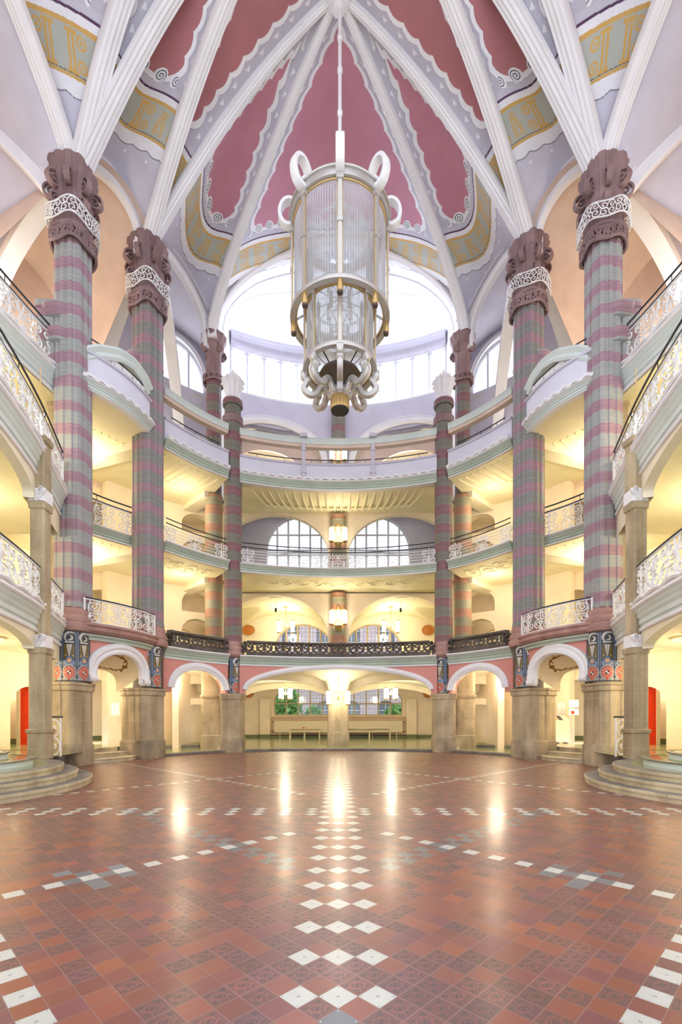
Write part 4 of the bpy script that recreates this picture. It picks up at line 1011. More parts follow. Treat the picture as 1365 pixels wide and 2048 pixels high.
# ------------------------------------------------------------------ inner walls of the ambulatory
for s, nm in ((-1, 'left'), (1, 'right')):
    # wall with stacked openings, seen between middle pier and slim column
    P = mir(arc3((5.6, 24.9), (10.4, 21.4), (8.25, 23.6), 80), s); L = arclen(P)[-1]
    o = []
    c0 = 1.75
    for zb, zs, zc, hw in ((.26, 2.15, 2.8, .72), (4.4, 6.0, 6.6, .75), (6.95, 7.35, 8.05, .75), (8.56, 10.0, 10.6, .75), (11.0, 11.4, 11.95, .75)): o.append((c0-hw, c0+hw, zb, zs, zc))
    o[0] = (c0-.72, c0+.72, .26, 1.75, 2.25)
    o.insert(1, (c0-.72, c0+.72, 2.55, 2.75, 3.3))
    mb = MB(); wall(mb, P, .1, 12.3, .5, o); struct(f'wall_{nm}', mb, M['wallp'], ang=40)
    # passage beyond: second wall with one more arch and a bright end wall
    P2 = P+np.array([s*.9, 1.9]); mb = MB(); wall(mb, P2, .1, 12.3, .4, [(c0-.2, c0+1.0, .26, 1.9, 2.5), (c0-.2, c0+1.0, 4.4, 5.8, 6.4), (c0-.2, c0+1.0, 8.6, 9.9, 10.4)]); struct(f'wall_{nm}', mb, M['wallp'], ang=40)
    P3 = P+np.array([s*1.8, 4.2]); mb = MB(); wall(mb, P3, .1, 12.3, .3); struct(f'wall_{nm}', mb, M['cream'])
    for z in (4.0, 8.2, 12.28):
        G = np.stack([np.column_stack([P, 0*P[:, 0]+z]), np.column_stack([P3, 0*P[:, 0]+z])], 1); struct('ceiling', MB().grid(G), M['cream'])
    for z in (4.42, 8.58, .27):
        G = np.stack([np.column_stack([P, 0*P[:, 0]+z]), np.column_stack([P3, 0*P[:, 0]+z])], 1); struct('floor', MB().grid(G), M['lino'])
    struct(f'baseboard_{nm}', sweep(MB(), P3, [(-.1, .26), (.03, .26), (.03, .5), (-.1, .5)]), M['gbase'])
    # side wall with arched niches, seen between the two tall piers
    P = cyl(46, 96, RO, 140); P[:, 0] *= s; L = arclen(P)[-1]
    o = []
    for zb, zs, zc in ((.45, 2.2, 3.3), (4.42, 6.2, 7.4), (8.58, 10.2, 11.4)): o += [(L*.10, L*.30, zb, zs, zc), (L*.40, L*.56, zb, zs-.2, zc-.5)]
    mb = MB(); wall(mb, P, .3, 12.4, .5, o); struct(f'wall_{nm}', mb, M['wallp'], ang=40)
    P2 = cyl(44, 120, RO+1.6, 80); P2[:, 0] *= s; mb = MB(); wall(mb, P2, .3, 12.4, .3); struct(f'wall_{nm}', mb, M['cream'])
    struct(f'baseboard_{nm}', sweep(MB(), P2, [(-.1, .45), (.03, .45), (.03, .68), (-.1, .68)]), M['gbase'])
    P = cyl(96, 122, RO+.3, 80); P[:, 0] *= s; mb = MB(); wall(mb, P, .3, 12.4, .4, [(3.2, 5.6, 5, 6.3, 7.2)]); struct(f'wall_{nm}', mb, M['wallp'], ang=40)
    struct(f'baseboard_{nm}', sweep(MB(), P, [(-.1, .45), (.03, .45), (.03, .68), (-.1, .68)]), M['gbase'])
    # radial beams on the gallery ceilings (diagonal in the bay between the tall piers)
    for z in (8.2, 12.28):
        for (a, b) in (((7.5, 18.6), (11.6, 20.2)), ((6.1, 22.6), (7.9, 24.4)), ((8.9, 16.0), (13.1, 16.4))):
            a = np.array([s*a[0], a[1]]); b = np.array([s*b[0], b[1]]); d = b-a; ln = np.linalg.norm(d)
            mb = MB(); mb.box(((a[0]+b[0])/2, (a[1]+b[1])/2, z-.14), (ln, .6, .28), atan2(d[1], d[0])); struct('trim_19', mb, M['cream'])
    # stone pilaster behind the nearest pier
    mb = MB(); stack(mb, superell(.16, .15, 6, 32, c=(s*9.40, 15.75)), [(.4, .04), (1.1, .04), (1.15, 0), (3.8, 0), (3.82, .04), (3.95, .04), (3.97, 0), (7.9, 0), (7.95, .05), (8.1, .05), (8.12, 0), (11.8, 0), (11.85, .05), (12.0, .05)])
    tag(build('stone_pilaster', mb, M['sand']), f'tall narrow brown pilaster tucked behind the nearest banded pier on the {nm}', 'pilaster')
    mb = MB(); stack(mb, superell(.30, .28, 6, 32, c=(s*9.3, 15.3)), [(12.66, .0), (14.5, 0), (14.55, .05), (14.75, .06), (14.8, 0)])
    mb.lathe([(.01, 14.7), (.01, 14.8)], (s*9.3, 15.3, 0), 4)
    tag(build('stone_post', mb, M['bandA']), f'grey stone end post of the scrolled railing high on the {nm}, beside the nearest pier', 'post')
    # the pier with moulded pilasters standing on the round steps
    t = thing('gallery_pier', f'fluted brown stone gallery pier standing on the round steps on the {nm}', 'pier', (s*7.90, 12.6, .45))
    sec = superell(.215, .215, 8, 120, .014, 9, 0.1, (s*7.90, 12.6))
    mb = MB(); stack(mb, superell(.235, .235, 8, 40, c=(s*7.90, 12.6)), [(.45, 0), (1.12, 0), (1.14, .04), (1.22, .05), (1.24, 0)]); build('plinth', mb, M['sand'], t)
    mb = MB(); stack(mb, sec, [(1.24, 0), (3.2, 0), (3.22, .03), (3.36, .05), (3.38, 0)]); build('shaft', mb, M['sand'], t)
    mb = MB(); stack(mb, sec, [(3.36, -.03), (7.0, -.03), (7.02, .01), (7.18, .03), (7.2, -.01), (8.75, -.03), (8.78, .03), (8.9, .05), (8.92, 0)]); build('upper_shaft', mb, M['sand'], t)
    for z in (3.40, 7.22):
        mb = MB(); 
        for kx in (-1, 1):
            volute(mb, (s*7.90+kx*.15, 12.6-.24, z+.22), (kx, 0), .10, .12)
            for kk in range(5): mb.lathe([(.01, -.05), (.05, 0), (.01, .05)], (s*7.90+kx*(.10+.04*kk), 12.6-.24, z+.05+.05*kk), 6)
        stack(mb, superell(.225, .225, 8, 40, c=(s*7.90, 12.6)), [(z-.02, 0), (z+.30, .0)]); build('white_stucco_block', mb, M['white'], t)

# ------------------------------------------------------------------ round steps left and right
for s, nm in ((-1, 'left'), (1, 'right')):
    t = thing('round_steps', f'curved stone steps rising to the round landing on the {nm}', 'steps', (s*9.0, 10.0, 0))
    def disc(c, r, z0, z1, mt, nose, name):
        mb = MB(); mb.lathe([(r-.30, z0), (r-.02, z0), (r-.02, z1-.07), (r, z1-.06), (r, z1-.01), (r-.02, z1)], (c[0], c[1], 0), 120, cap=False); o = build(name, mb, M[nose], t)
        mb = MB(); mb.lathe([(r-.02, z1+.001), (r-.42, z1+.002)], (c[0], c[1], 0), 120, cap=False); build('tread', mb, M[mt], o)
    c = (s*9.35, 9.9)
    disc(c, 3.75, 0, .15, 'step', 'stepn', 'step'); disc(c, 3.45, .15, .30, 'step', 'stepn', 'step'); disc(c, 3.15, .30, .45, 'step', 'stepn', 'step')
    mb = MB(); a = np.linspace(0, 2*pi, 80, endpoint=False); 
    mb.lathe([(2.80, .452), (.01, .452)], (c[0], c[1], 0), 90, cap=False); struct('floor', mb, M['lino'])
    t2 = thing('inner_round_steps', f'two green-edged round steps starting the staircase on the {nm}', 'steps', (s*9.1, 9.2, .45))
    c2 = (s*9.0, 10.2)
    for r, z0 in ((2.10, .45), (1.60, .60)):
        mb = MB(); mb.lathe([(r-.04, z0), (r-.04, z0+.11)], (c2[0], c2[1], 0), 100, cap=False); o = build('riser', mb, M['mint'], t2)
        mb = MB(); mb.lathe([(r-.04, z0+.11), (r, z0+.115), (r, z0+.145), (r-.02, z0+.15), (.01, z0+.15)], (c2[0], c2[1], 0), 100, cap=False); build('tread', mb, M['lino'], o)
        mb = MB(); mb.lathe([(r-.04, z0+.112), (r+.005, z0+.115), (r+.005, z0+.147), (r-.12, z0+.153)], (c2[0], c2[1], 0), 100, cap=False); build('nosing', mb, M['step'], o)
# ------------------------------------------------------------------ central rear rooms
def ln(p, q, n=40): t = np.linspace(0, 1, n)[:, None]; return (1-t)*np.array(p, float)+t*np.array(q, float)
def groin(x0, x1, y0, y1, xc, hw, ybays, z0, rise, mat):
    X, Y = np.meshgrid(np.linspace(x0, x1, 150), np.linspace(y0, y1, 80), indexing='ij')
    f = np.zeros_like(X)
    for c in xc: f = np.maximum(f, np.sqrt(np.maximum(0, 1-((X-c)/hw)**2)))
    g = np.zeros_like(X)
    for c, h in ybays: g = np.maximum(g, np.sqrt(np.maximum(0, 1-((Y-c)/h)**2)))
    Z = z0+rise*np.maximum(f, g*.93)
    struct('ceiling', MB().grid(np.stack([X, Y, Z], -1)), M[mat], ang=180)
# ground floor
P = ln((-7.6, 36), (7.6, 36)); ow = [(2.7, 7.3, 1.77, 2.75, 4.2), (7.9, 12.5, 1.77, 2.75, 4.2)]
struct('wall_back', wall(MB(), P, .1, 4.3, .5, ow, nrm=(0, 1)), M['wallp'], ang=40)
for i, o in enumerate(ow): window(4+i, P, o, .3, 5, (2.67,), M['wood'], lead=(4, .26), bar=.055)
struct('baseboard_back', MB().box((0, 35.97, .2), (15, .05, .22)), M['gbase'])
struct('trim_20', MB().box((0, 35.9, 1.72), (10.4, .24, .08)), M['wallp'])
struct('wall_back', MB().box((0, 35.97, 1.0), (10.3, .05, 1.5)), plaster('dusky_sill_wall', hexc(206, 178, 152), .03))
for s, nm in ((-1, 'left'), (1, 'right')):
    struct(f'wall_{nm}', wall(MB(), ln((s*7.5, 22.3), (s*7.5, 36)), .1, 4.3, .3, nrm=(s, 0)), M['wallp'])
    struct(f'trim_20', MB().box((s*5.5, 35.8, 1.55), (.75, .4, 2.9)), M['wallp'])
    struct(f'baseboard_{nm}', MB().box((s*5.5, 35.8, .22), (.78, .44, .24)), M['gbase'])
groin(-7.5, 7.5, 22.45, 36, (-3.55, 3.55), 3.45, ((22.4, 3.0), (29.3, 3.3), (34.6, 1.9)), 2.85, 1.12, 'cream')
for x in (-3.55, 3.55):
    for yy in (25.8, 32.7):
        t = np.linspace(-1, 1, 40); A = np.stack([x+3.4*t, yy+0*t, 2.82+1.08*np.sqrt(1-t*t*.999)], -1)
        struct('trim_21', sweep3(MB(), A, .45, [(-.5, -.1), (-.5, .10), (-.3, .16), (.3, .16), (.5, .10), (.5, -.1)], side=(0, -1, 0)) if False else sweep3(MB(), A, .6, [(-.5, -.02), (-.5, .05), (.5, .05), (.5, -.02)], side=(0, -1, 0)), M['cream'])
t = thing('stone_pier', 'square sandstone pier standing in the middle of the central niche', 'pier', (0, 25.3, .1))
mb = MB(); stack(mb, superell(.55, .55, 10, 48, c=(0, 25.3)), [(.1, .03), (.78, .03), (.82, 0), (3.0, 0)]); build('shaft', mb, M['sand'], t)
mb = MB(); stack(mb, superell(.55, .55, 5, 48, c=(0, 25.3)), [(2.98, 0), (3.25, .05), (3.6, .25), (3.95, .8)]); build('flared_head', mb, M['cream'], t)
t = thing('banded_column', 'thick banded column rising on the axis behind the stone balustrade, carrying two gold wall lamps', 'column', (0, 25.3, 4.42))
for z0, z1 in ((4.42, 8.2), (8.56, 12.3)):
    mb = MB(); mb.lathe([(.46, z0), (.43, z0+.3), (.41, z1-.35), (.43, z1-.33), (.43, z1-.27), (.40, z1-.25), (.42, z1-.05)], (0, 25.3, 0), 48); build('shaft', mb, M['bandF'], t)
t = thing('grey_column', 'grey fluted column on the third floor, directly behind the chandelier tip', 'column', (0, 26.6, 12.66))
mb = MB(); mb.lathe([(.40, 12.66), (.38, 19.3)], (0, 26.6, 0), 64, .1, 12); build('shaft', mb, M['bandC'], t)
mb = MB(); mb.lathe([(.38, 19.3), (.5, 19.5), (.46, 19.6), (.55, 19.8), (.3, 19.95)], (0, 26.6, 0), 48, .05, 12); build('capital', mb, M['cap'], t)
# first and second floor arcades and rear rooms
P = ln((-6.7, 25.5), (6.7, 25.5), 80)
struct('wall_back', wall(MB(), P, 4.42, 8.24, .35, [(.4, 6.14, 0, 5.9, 8.14), (7.26, 13.0, 0, 5.9, 8.14)], nrm=(0, 1)), M['wallp'], ang=40)
struct('wall_back', wall(MB(), P, 8.56, 12.64, .35, [(.4, 6.14, 0, 10.4, 12.48), (7.26, 13.0, 0, 10.4, 12.48)], nrm=(0, 1)), M['wallp'], ang=40)
groin(-7.4, 7.4, 25.85, 30.2, (-3.4, 3.4), 3.0, ((28, 2.1),), 6.5, 1.62, 'yellow')
P = ln((-7.5, 30), (7.5, 30)); ow = [(3.45, 7.1, 5.2, 5.95, 7.5), (7.9, 11.55, 5.2, 5.95, 7.5)]
struct('wall_back', wall(MB(), P, 4.42, 8.3, .5, ow, nrm=(0, 1)), M['cream'], ang=40)
for i, o in enumerate(ow): window(6+i, P, o, .3, 5, (6.0,), M['wood'], lead=(3, .26), bar=.055)
P = ln((-7.5, 27.2), (7.5, 27.2)); ow = [(3.35, 7.15, 8.7, 11.0, 13.1), (7.85, 11.65, 8.7, 11.0, 13.1)]
struct('wall_back', wall(MB(), P, 8.56, 13.3, .4, ow, nrm=(0, 1)), M['lav'], ang=40)
for i, o in enumerate(ow): window(8+i, P, o, .2, 6, (10.95, 11.08, 11.22, 12.1), M['wframe'], lead=(3, .3), bar=.055, sub_arch=(10.95,))
struct('ceiling', MB().grid(np.array([[[-7.5, 25.5, 13.25], [-7.5, 27.5, 13.25]], [[7.5, 25.5, 13.25], [7.5, 27.5, 13.25]]])), M['lav'])
for s, nm in ((-1, 'left'), (1, 'right')):
    for z0, z1, yb in ((4.42, 8.3, 30), (8.56, 13.3, 27.2)):
        struct(f'wall_{nm}', wall(MB(), ln((s*6.6, 25.5), (s*6.6, yb)), z0, z1, .2, nrm=(s, 0)), M['wallp'])
    for x, y, z, lab in ((6.8, 35.93, 3.42, 'on the ground floor'), (5.66, 29.93, 7.1, 'on the first floor')):
        mb = MB(); n = 40; a = np.arange(n)*2*pi/n; R = np.array([[.01, .05], [.18, .055], [.22, .035], [.30, .04], [.335, .055], [.345, .0]])
        G = np.stack([np.stack([s*x+r*1.12*np.cos(a), 0*a+y-d, z+r*.95*np.sin(a)], -1) for r, d in R]); mb.grid(G, cv=True)
        tag(build('terracotta_roundel', mb, M['terra']), f'oval terracotta roundel on the cream wall {lab}, {nm} side', 'roundel')

# ------------------------------------------------------------------ chandelier
CHX, CHY = .05, 14.5
ch = thing('chandelier', 'giant two-tier lantern chandelier of ribbed glass and pale metal hanging under the vault', 'chandelier', (CHX, CHY, 10.9))
cc = (CHX, CHY, 0)
def cring(mb, R, z, w, h): mb.lathe([(R-w/2, z-h/2), (R+w/2, z-h/2), (R+w/2+.015, z), (R+w/2, z+h/2), (R-w/2, z+h/2), (R-w/2, z-h/2)], cc, 96, cap=False)
BR, BZ0, BZ1, IR, IZ0, IZ1 = 1.43, 13.65, 16.55, 1.06, 12.12, 13.95
mb = MB(); cring(mb, BR, BZ0, .16, .12); cring(mb, BR, BZ1, .12, .20); cring(mb, BR+.02, BZ1+.12, .18, .06)
for k in range(8):
    a = k*pi/4-pi/2; x, y = CHX+(BR+.03)*cos(a), CHY+(BR+.03)*sin(a); mb.box((x, y, (BZ0+BZ1)/2), (.07, .11, BZ1-BZ0), a); mb.box((x+.03*cos(a), y+.03*sin(a), (BZ0+BZ1)/2+.1), (.05, .16, .10), a); mb.box((x, y, BZ1-.1), (.12, .2, .26), a)
fr = build('upper_frame', mb, M['silver'], ch)
mb = MB(); cring(mb, BR-.10, BZ0+.03, .05, .05); cring(mb, BR-.05, BZ1-.13, .05, .04)
for k in range(8):
    a = k*pi/4-pi/2
    for da in (-.045, .045): mb.box((CHX+(BR+.01)*cos(a+da), CHY+(BR+.01)*sin(a+da), (BZ0+BZ1)/2), (.03, .02, BZ1-BZ0-.2), a)
build('gilt_beading', mb, M['gold'], fr)
mb = MB(); n = 440; a = np.arange(n)*2*pi/n; rr = BR-.05+.012*np.cos(a*110); zz = np.linspace(BZ0+.02, BZ1-.05, 6)
mb.grid(np.stack([np.stack([CHX+rr*np.cos(a), CHY+rr*np.sin(a), 0*a+z], -1) for z in zz]), cv=True); build('upper_glass', mb, M['ribglass'], ch, ang=180)
mb = MB(); cring(mb, IR, IZ0, .14, .12); cring(mb, IR, IZ1, .10, .12)
for k in range(8):
    a = k*pi/4-pi/2; mb.box((CHX+(IR+.02)*cos(a), CHY+(IR+.02)*sin(a), (IZ0+IZ1)/2), (.06, .09, IZ1-IZ0), a)
fi = build('lower_frame', mb, M['silver'], ch)
mb = MB(); cring(mb, IR-.08, IZ0+.03, .05, .05); cring(mb, IR-.02, IZ1-.12, .05, .04)
for k in range(8):
    a = k*pi/4-pi/2
    for da in (-.05, .05): mb.box((CHX+(IR+.01)*cos(a+da), CHY+(IR+.01)*sin(a+da), (IZ0+IZ1)/2), (.03, .018, IZ1-IZ0-.1), a)
build('gilt_beading', mb, M['gold'], fi)
mb = MB(); rr = IR-.05+.012*np.cos(a_ := np.arange(n)*2*pi/n*82); a = np.arange(n)*2*pi/n; zz = np.linspace(IZ0, IZ1, 5)
mb.grid(np.stack([np.stack([CHX+rr*np.cos(a), CHY+rr*np.sin(a), 0*a+z], -1) for z in zz]), cv=True); build('lower_glass', mb, M['ribglass'], ch, ang=180)
# inner fittings: lamp tiers seen through the glass
mb = MB(); mb.tube([(CHX, CHY, 12.2), (CHX, CHY, 16.9)], .05, 10)
for z, R in ((16.2, .9), (15.2, .95), (14.3, .95), (13.4, .7), (12.75, .7)):
    t = np.linspace(0, 2*pi, 48, endpoint=False); mb.tube(np.stack([CHX+R*np.cos(t), CHY+R*np.sin(t), 0*t+z], -1), .022, 5, closed=True)
    for k in range(8): a = k*pi/4+.4; mb.tube([(CHX, CHY, z), (CHX+R*cos(a), CHY+R*sin(a), z)], .015, 5)
build('inner_rods', mb, M['wframe'], ch)
mb = MB()
for z, R, n_ in ((15.3, .95, 8), (14.4, .95, 8), (13.5, .7, 8)):
    for k in range(n_):
        a = k*2*pi/n_+.4; mb.lathe([(.02, z), (.05, z+.02), (.055, z+.45), (.03, z+.5)], (CHX+R*cos(a), CHY+R*sin(a), 0), 10)
build('inner_tubes', mb, M['silver'], ch)
# connecting spokes between the two tiers
for k in range(8):
    a = k*pi/4-pi/2; mb = MB(); mb.tube([(CHX+IR*cos(a), CHY+IR*sin(a), IZ1-.1), (CHX+(BR-.04)*cos(a), CHY+(BR-.04)*sin(a), BZ0)], .028, 6); build('spoke', mb, M['silver'], ch)
for k in range(8):
    a = k*pi/4-pi/2
    mb = MB(); mb.lathe([(.02, BZ0+.02), (.075, BZ0), (.085, BZ0-.14), (.09, BZ0-.34), (.07, BZ0-.37)], (CHX+(BR-.02)*cos(a), CHY+(BR-.02)*sin(a), 0), 16); b = build('gilt_pendant', mb, M['gold'], ch)
    mb = MB(); mb.lathe([(.07, BZ0-.365), (.088, BZ0-.37), (.075, BZ0-.43), (.02, BZ0-.45)], (CHX+(BR-.02)*cos(a), CHY+(BR-.02)*sin(a), 0), 16); build('dark_tip', mb, M['bronze'], b)
    # big ribbon loop above each mullion
    mb = MB(); d = np.array([cos(a), sin(a), 0]); t = np.linspace(-.15*pi, 1.72*pi, 40)
    rr = .34+.04*np.cos(t); Pl = np.array([CHX, CHY, BZ1+.42])+d*(BR+.12)+np.outer(rr*np.sin(t)*.82, d)+np.outer(-np.cos(t)*rr*1.15, [0, 0, 1])
    side = np.cross(d, [0, 0, 1]); T = np.gradient(Pl, axis=0); T /= np.linalg.norm(T, axis=1)[:, None]; N = np.cross(T, side)
    G = np.stack([Pl+side*i*.12+N*j*.045 for i, j in ((-1, -1), (-1, 1), (-.7, 1.35), (.7, 1.35), (1, 1), (1, -1))], 1); b0 = mb.n; mb.grid(G, cv=True)
    mb.F.append(np.array([b0+np.arange(6)])); mb.F.append(np.array([b0+39*6+np.arange(6)]))
    mb.lathe([(.01, BZ1+.10), (.12, BZ1+.16), (.13, BZ1+.26), (.05, BZ1+.38), (.01, BZ1+.40)], (CHX+(BR-.02)*cos(a), CHY+(BR-.02)*sin(a), 0), 14)
    build('ribbon_loop', mb, M['iron'], ch)
    # scrolled arm at the bottom
    mb = MB()
    q = [(1.06, 12.04), (1.12, 11.94), (1.04, 11.86), (1.02, 11.76), (1.10, 11.60), (1.02, 11.46), (.86, 11.38), (.70, 11.42), (.62, 11.56), (.50, 11.64), (.38, 11.56), (.30, 11.42), (.22, 11.34)]
    q = poly(q, 70); Pl = np.stack([CHX+q[:, 0]*cos(a), CHY+q[:, 0]*sin(a), q[:, 1]], -1)
    T = np.gradient(Pl, axis=0); T /= np.linalg.norm(T, axis=1)[:, None]+1e-9; N = np.cross(T, side)
    G = np.stack([Pl+side*i*.085+N*j*.058 for i, j in ((-1, -1), (-1, 1), (-.5, 1.5), (.5, 1.5), (1, 1), (1, -1), (.5, -1.5), (-.5, -1.5))], 1); b0 = mb.n; mb.grid(G, cv=True)
    mb.F.append(np.array([b0+np.arange(8)])); mb.F.append(np.array([b0+(len(Pl)-1)*8+np.arange(8)]))
    for (r_, z_, R) in ((1.10, 12.0, .105), (.97, 11.82, .08), (.26, 11.42, .12)):
        c = np.array([CHX+r_*cos(a), CHY+r_*sin(a), z_]); tt2 = np.array([-1.15, -1.0, -.9, .9, 1.0, 1.15])*.1; rad = np.array([.3, .7, 1, 1, .7, .3])*R
        an = np.arange(16)*2*pi/16; G = np.stack([c+side*tt2[i]+rad[i]*(np.outer(np.cos(an), d)+np.outer(np.sin(an), [0, 0, 1])) for i in range(6)]); b0 = mb.n; mb.grid(G, cv=True)
        mb.F.append(np.array([b0+np.arange(16)])); mb.F.append(np.array([b0+5*16+np.arange(16)]))
    build('scroll_arm', mb, M['silver'], ch)
mb = MB(); mb.lathe([(.05, 12.25), (.35, 12.18), (.60, 12.02), (.66, 11.9), (.55, 11.80), (.30, 11.62), (.24, 11.5), (.2, 11.45)], cc, 48); build('dark_dish', mb, M['bronze'], ch)
for k in range(4):
    a = k*pi/2+pi/4; mb = MB(); mb.tube([(CHX+.4*cos(a), CHY+.4*sin(a), 12.1), (CHX+IR*cos(a)*.95, CHY+IR*sin(a)*.95, 12.6)], .02, 5); build('chain', mb, M['black'], ch)
mb = MB(); mb.lathe([(.12, 11.5), (.24, 11.45), (.25, 11.35), (.285, 11.3), (.29, 11.0), (.29, 10.93), (.27, 10.9)], cc, 64, .1, 20); g = build('gilt_drum', mb, M['gold'], ch)
mb = MB(); mb.lathe([(.01, 10.895), (.265, 10.89), (.28, 10.92), (.01, 10.96)], cc, 48); build('drum_underside', mb, M['black'], g)
mb = MB(); mb.lathe([(.05, 16.7), (.3, 16.75), (.22, 16.95), (.26, 17.1), (.16, 17.3), (.20, 17.45), (.08, 17.6), (.05, 17.7)], cc, 40, .12, 10); build('gilt_finial', mb, M['gold'], ch)
mb = MB(); mb.tube([(CHX, CHY, 17.5), (CHX, CHY, BOSS[2]-.5)], .055, 12)
for z in (18.6, 20.0, 21.3, 22.3): mb.lathe([(.055, z-.1), (.08, z-.06), (.08, z+.06), (.055, z+.1)], cc, 16)
build('suspension_rod', mb, M['iron'], ch)

# ------------------------------------------------------------------ railings
def mapper(P, off=0.0):
    L = arclen(P); N = outward(P)
    def f(s, z): s = np.asarray(s, float); q = at_len(P, L, np.clip(s, 0, L[-1]))-at_len(N, L, np.clip(s, 0, L[-1]))*off; return np.column_stack([q, np.broadcast_to(z, s.shape)])
    return f, L[-1]
def scrollwork(mb, f, s0, s1, z0, h, r=.02, seed=0, belly=0):
    """dense rococo wrought iron: paired C and S scrolls"""
    rg = random.Random(seed); n = max(1, int(round((s1-s0)/(h*.95)))); w = (s1-s0)/n
    def T(P2): mb.tube(f(P2[:, 0], z0+P2[:, 1]), r, 5)
    for k in range(n):
        a = s0+k*w; m = 1 if k % 2 == 0 else -1
        def X(u): return a+w/2+m*(u)*w
        def S(cx, cy, R, t, a0, cw):
            sp = spiral((0, 0), R*h, t, a0, cw*m, .2, 22); T(np.stack([X(cx)+sp[:, 0]*m, cy*h+sp[:, 1]], -1))
        S(-.22, .72, .22, 1.5, -pi/2, 1); S(.24, .30, .24, 1.5, pi/2, 1)
        T(poly([(X(-.22), h*.50), (X(.0), h*.56), (X(.24), h*.54)], 10))
        S(.28, .80, .16, 1.4, -pi/2, -1); S(-.28, .22, .18, 1.4, pi/2, -1)
        T(poly([(X(.28), h*.64), (X(.1), h*.45), (X(-.05), h*.36), (X(-.28), h*.40)], 14))
        T(poly([(X(-.48), 0), (X(-.38), h*.3), (X(-.46), h*.6), (X(-.36), h*.97)], 14))
        T(poly([(X(-.1), 0), (X(.02), h*.2), (X(-.04), h*.42), (X(.08), h*.8), (X(.0), h*.98)], 16))
        S(.02, .12, .09, 1.1, 0, 1); S(-.02, .88, .09, 1.1, 0, -1)
def railing(P, z0, h, lab, hand=(.0,), ends=True, off=.0, r=.02, seed=0, s_rng=None):
    f, L = mapper(P, off); s0, s1 = s_rng or (.05, L-.05)
    mid = f(np.array([(s0+s1)/2]), z0)[0]
    t = thing('iron_railing', lab, 'railing', tuple(mid))
    mb = MB(); scrollwork(mb, f, s0+.08, s1-.08, z0+.05, h-.08, r, seed); build('scrollwork', mb, M['iron'], t)
    ss = np.linspace(s0, s1, 40); 
    for zz in (.04, h-.02): mb = MB(); mb.tube(f(ss, z0+zz), r*1.2, 5); build('rail_bar', mb, M['iron'], t)
    for e in (s0, s1):
        mb = MB(); mb.tube(f(np.array([e, e]), np.array([z0, z0+h+.02])), .035, 6); build('end_post', mb, M['iron'], t)
    for hz in hand:
        mb = MB(); mb.tube(f(ss, z0+h+hz), .028, 8)
        if hz > .1:
            for e in np.linspace(s0+.2, s1-.2, max(2, int((s1-s0)/1.6))): mb.tube(f(np.array([e, e]), np.array([z0+h, z0+h+hz])), .012, 5)
        build('handrail', mb, M['rail'], t)
    return t
for s, nm in ((-1, 'left'), (1, 'right')):
    railing(E2(s), 4.60, .78, f'white scrolled iron railing on the small bowed balcony above the ornate arch, {nm} side', (.02,), off=.25, seed=3)
    railing(E2b(s), 8.58, .92, f'white scrolled iron railing of the second floor between the two tall piers on the {nm}', (.02, .22), seed=4)
    railing(E3(s), 4.50, .95, f'white scrolled railing sweeping round the first floor gallery at the {nm} edge', (.03,), off=.1, seed=5, r=.022)
    railing(E3(s), 8.66, .95, f'white scrolled railing with dark handrails on the second floor gallery at the {nm} edge', (.03, .25), off=.1, seed=6, r=.022)
    railing(E3b(s), 12.72, 1.0, f'dense white scrolled railing high on the third floor gallery at the {nm} edge', (.03, .25), off=.05, seed=7, r=.024)
    # low railing on the lilac parapet of the narrow bay
    f, L = mapper(E2(s)); t = thing('parapet_railing', f'low white scroll strip with dark rails on the lilac parapet between the tall piers, {nm}', 'railing', tuple(f(np.array([L/2]), 13.52)[0]))
    mb = MB(); scrollwork(mb, f, .3, L-.3, 13.52, .24, .014, 1); build('scrollwork', mb, M['iron'], t)
    mb = MB(); ss = np.linspace(.3, L-.3, 30)
    for z in (13.80, 13.98): mb.tube(f(ss, z), .022, 6)
    build('handrail', mb, M['rail'], t)
    # barrier rail beside the gallery pier on the ground floor
    t = thing('iron_railing', f'short white ring-pattern iron gate between gallery pier and nearest banded pier, {nm}', 'railing', (s*8.2, 13.6, .3))
    mb = MB(); 
    for z in (.72, 1.24):
        a = np.linspace(0, 2*pi, 24, endpoint=False); mb.tube(np.stack([s*(8.15+.18*np.cos(a)), 13.6+0*a, z+.24*np.sin(a)], -1), .022, 5, closed=True)
        mb.tube(np.stack([s*(8.15+.06*np.cos(a)), 13.6+0*a, z+.06*np.sin(a)], -1), .02, 5, closed=True)
    for x in (8.36, 7.95): mb.tube([(s*x, 13.6, .42), (s*x, 13.6, 1.55)], .022, 6)
    build('ring_panel', mb, M['iron'], t)
    mb = MB(); mb.tube([(s*8.42, 13.6, 1.56), (s*7.9, 13.6, 1.56)], .03, 6); build('handrail', mb, M['rail'], t)
    mb = MB(); mb.box((s*8.2, 13.6, .21), (.55, .3, .42)); build('stone_block', mb, M['dark'], t)
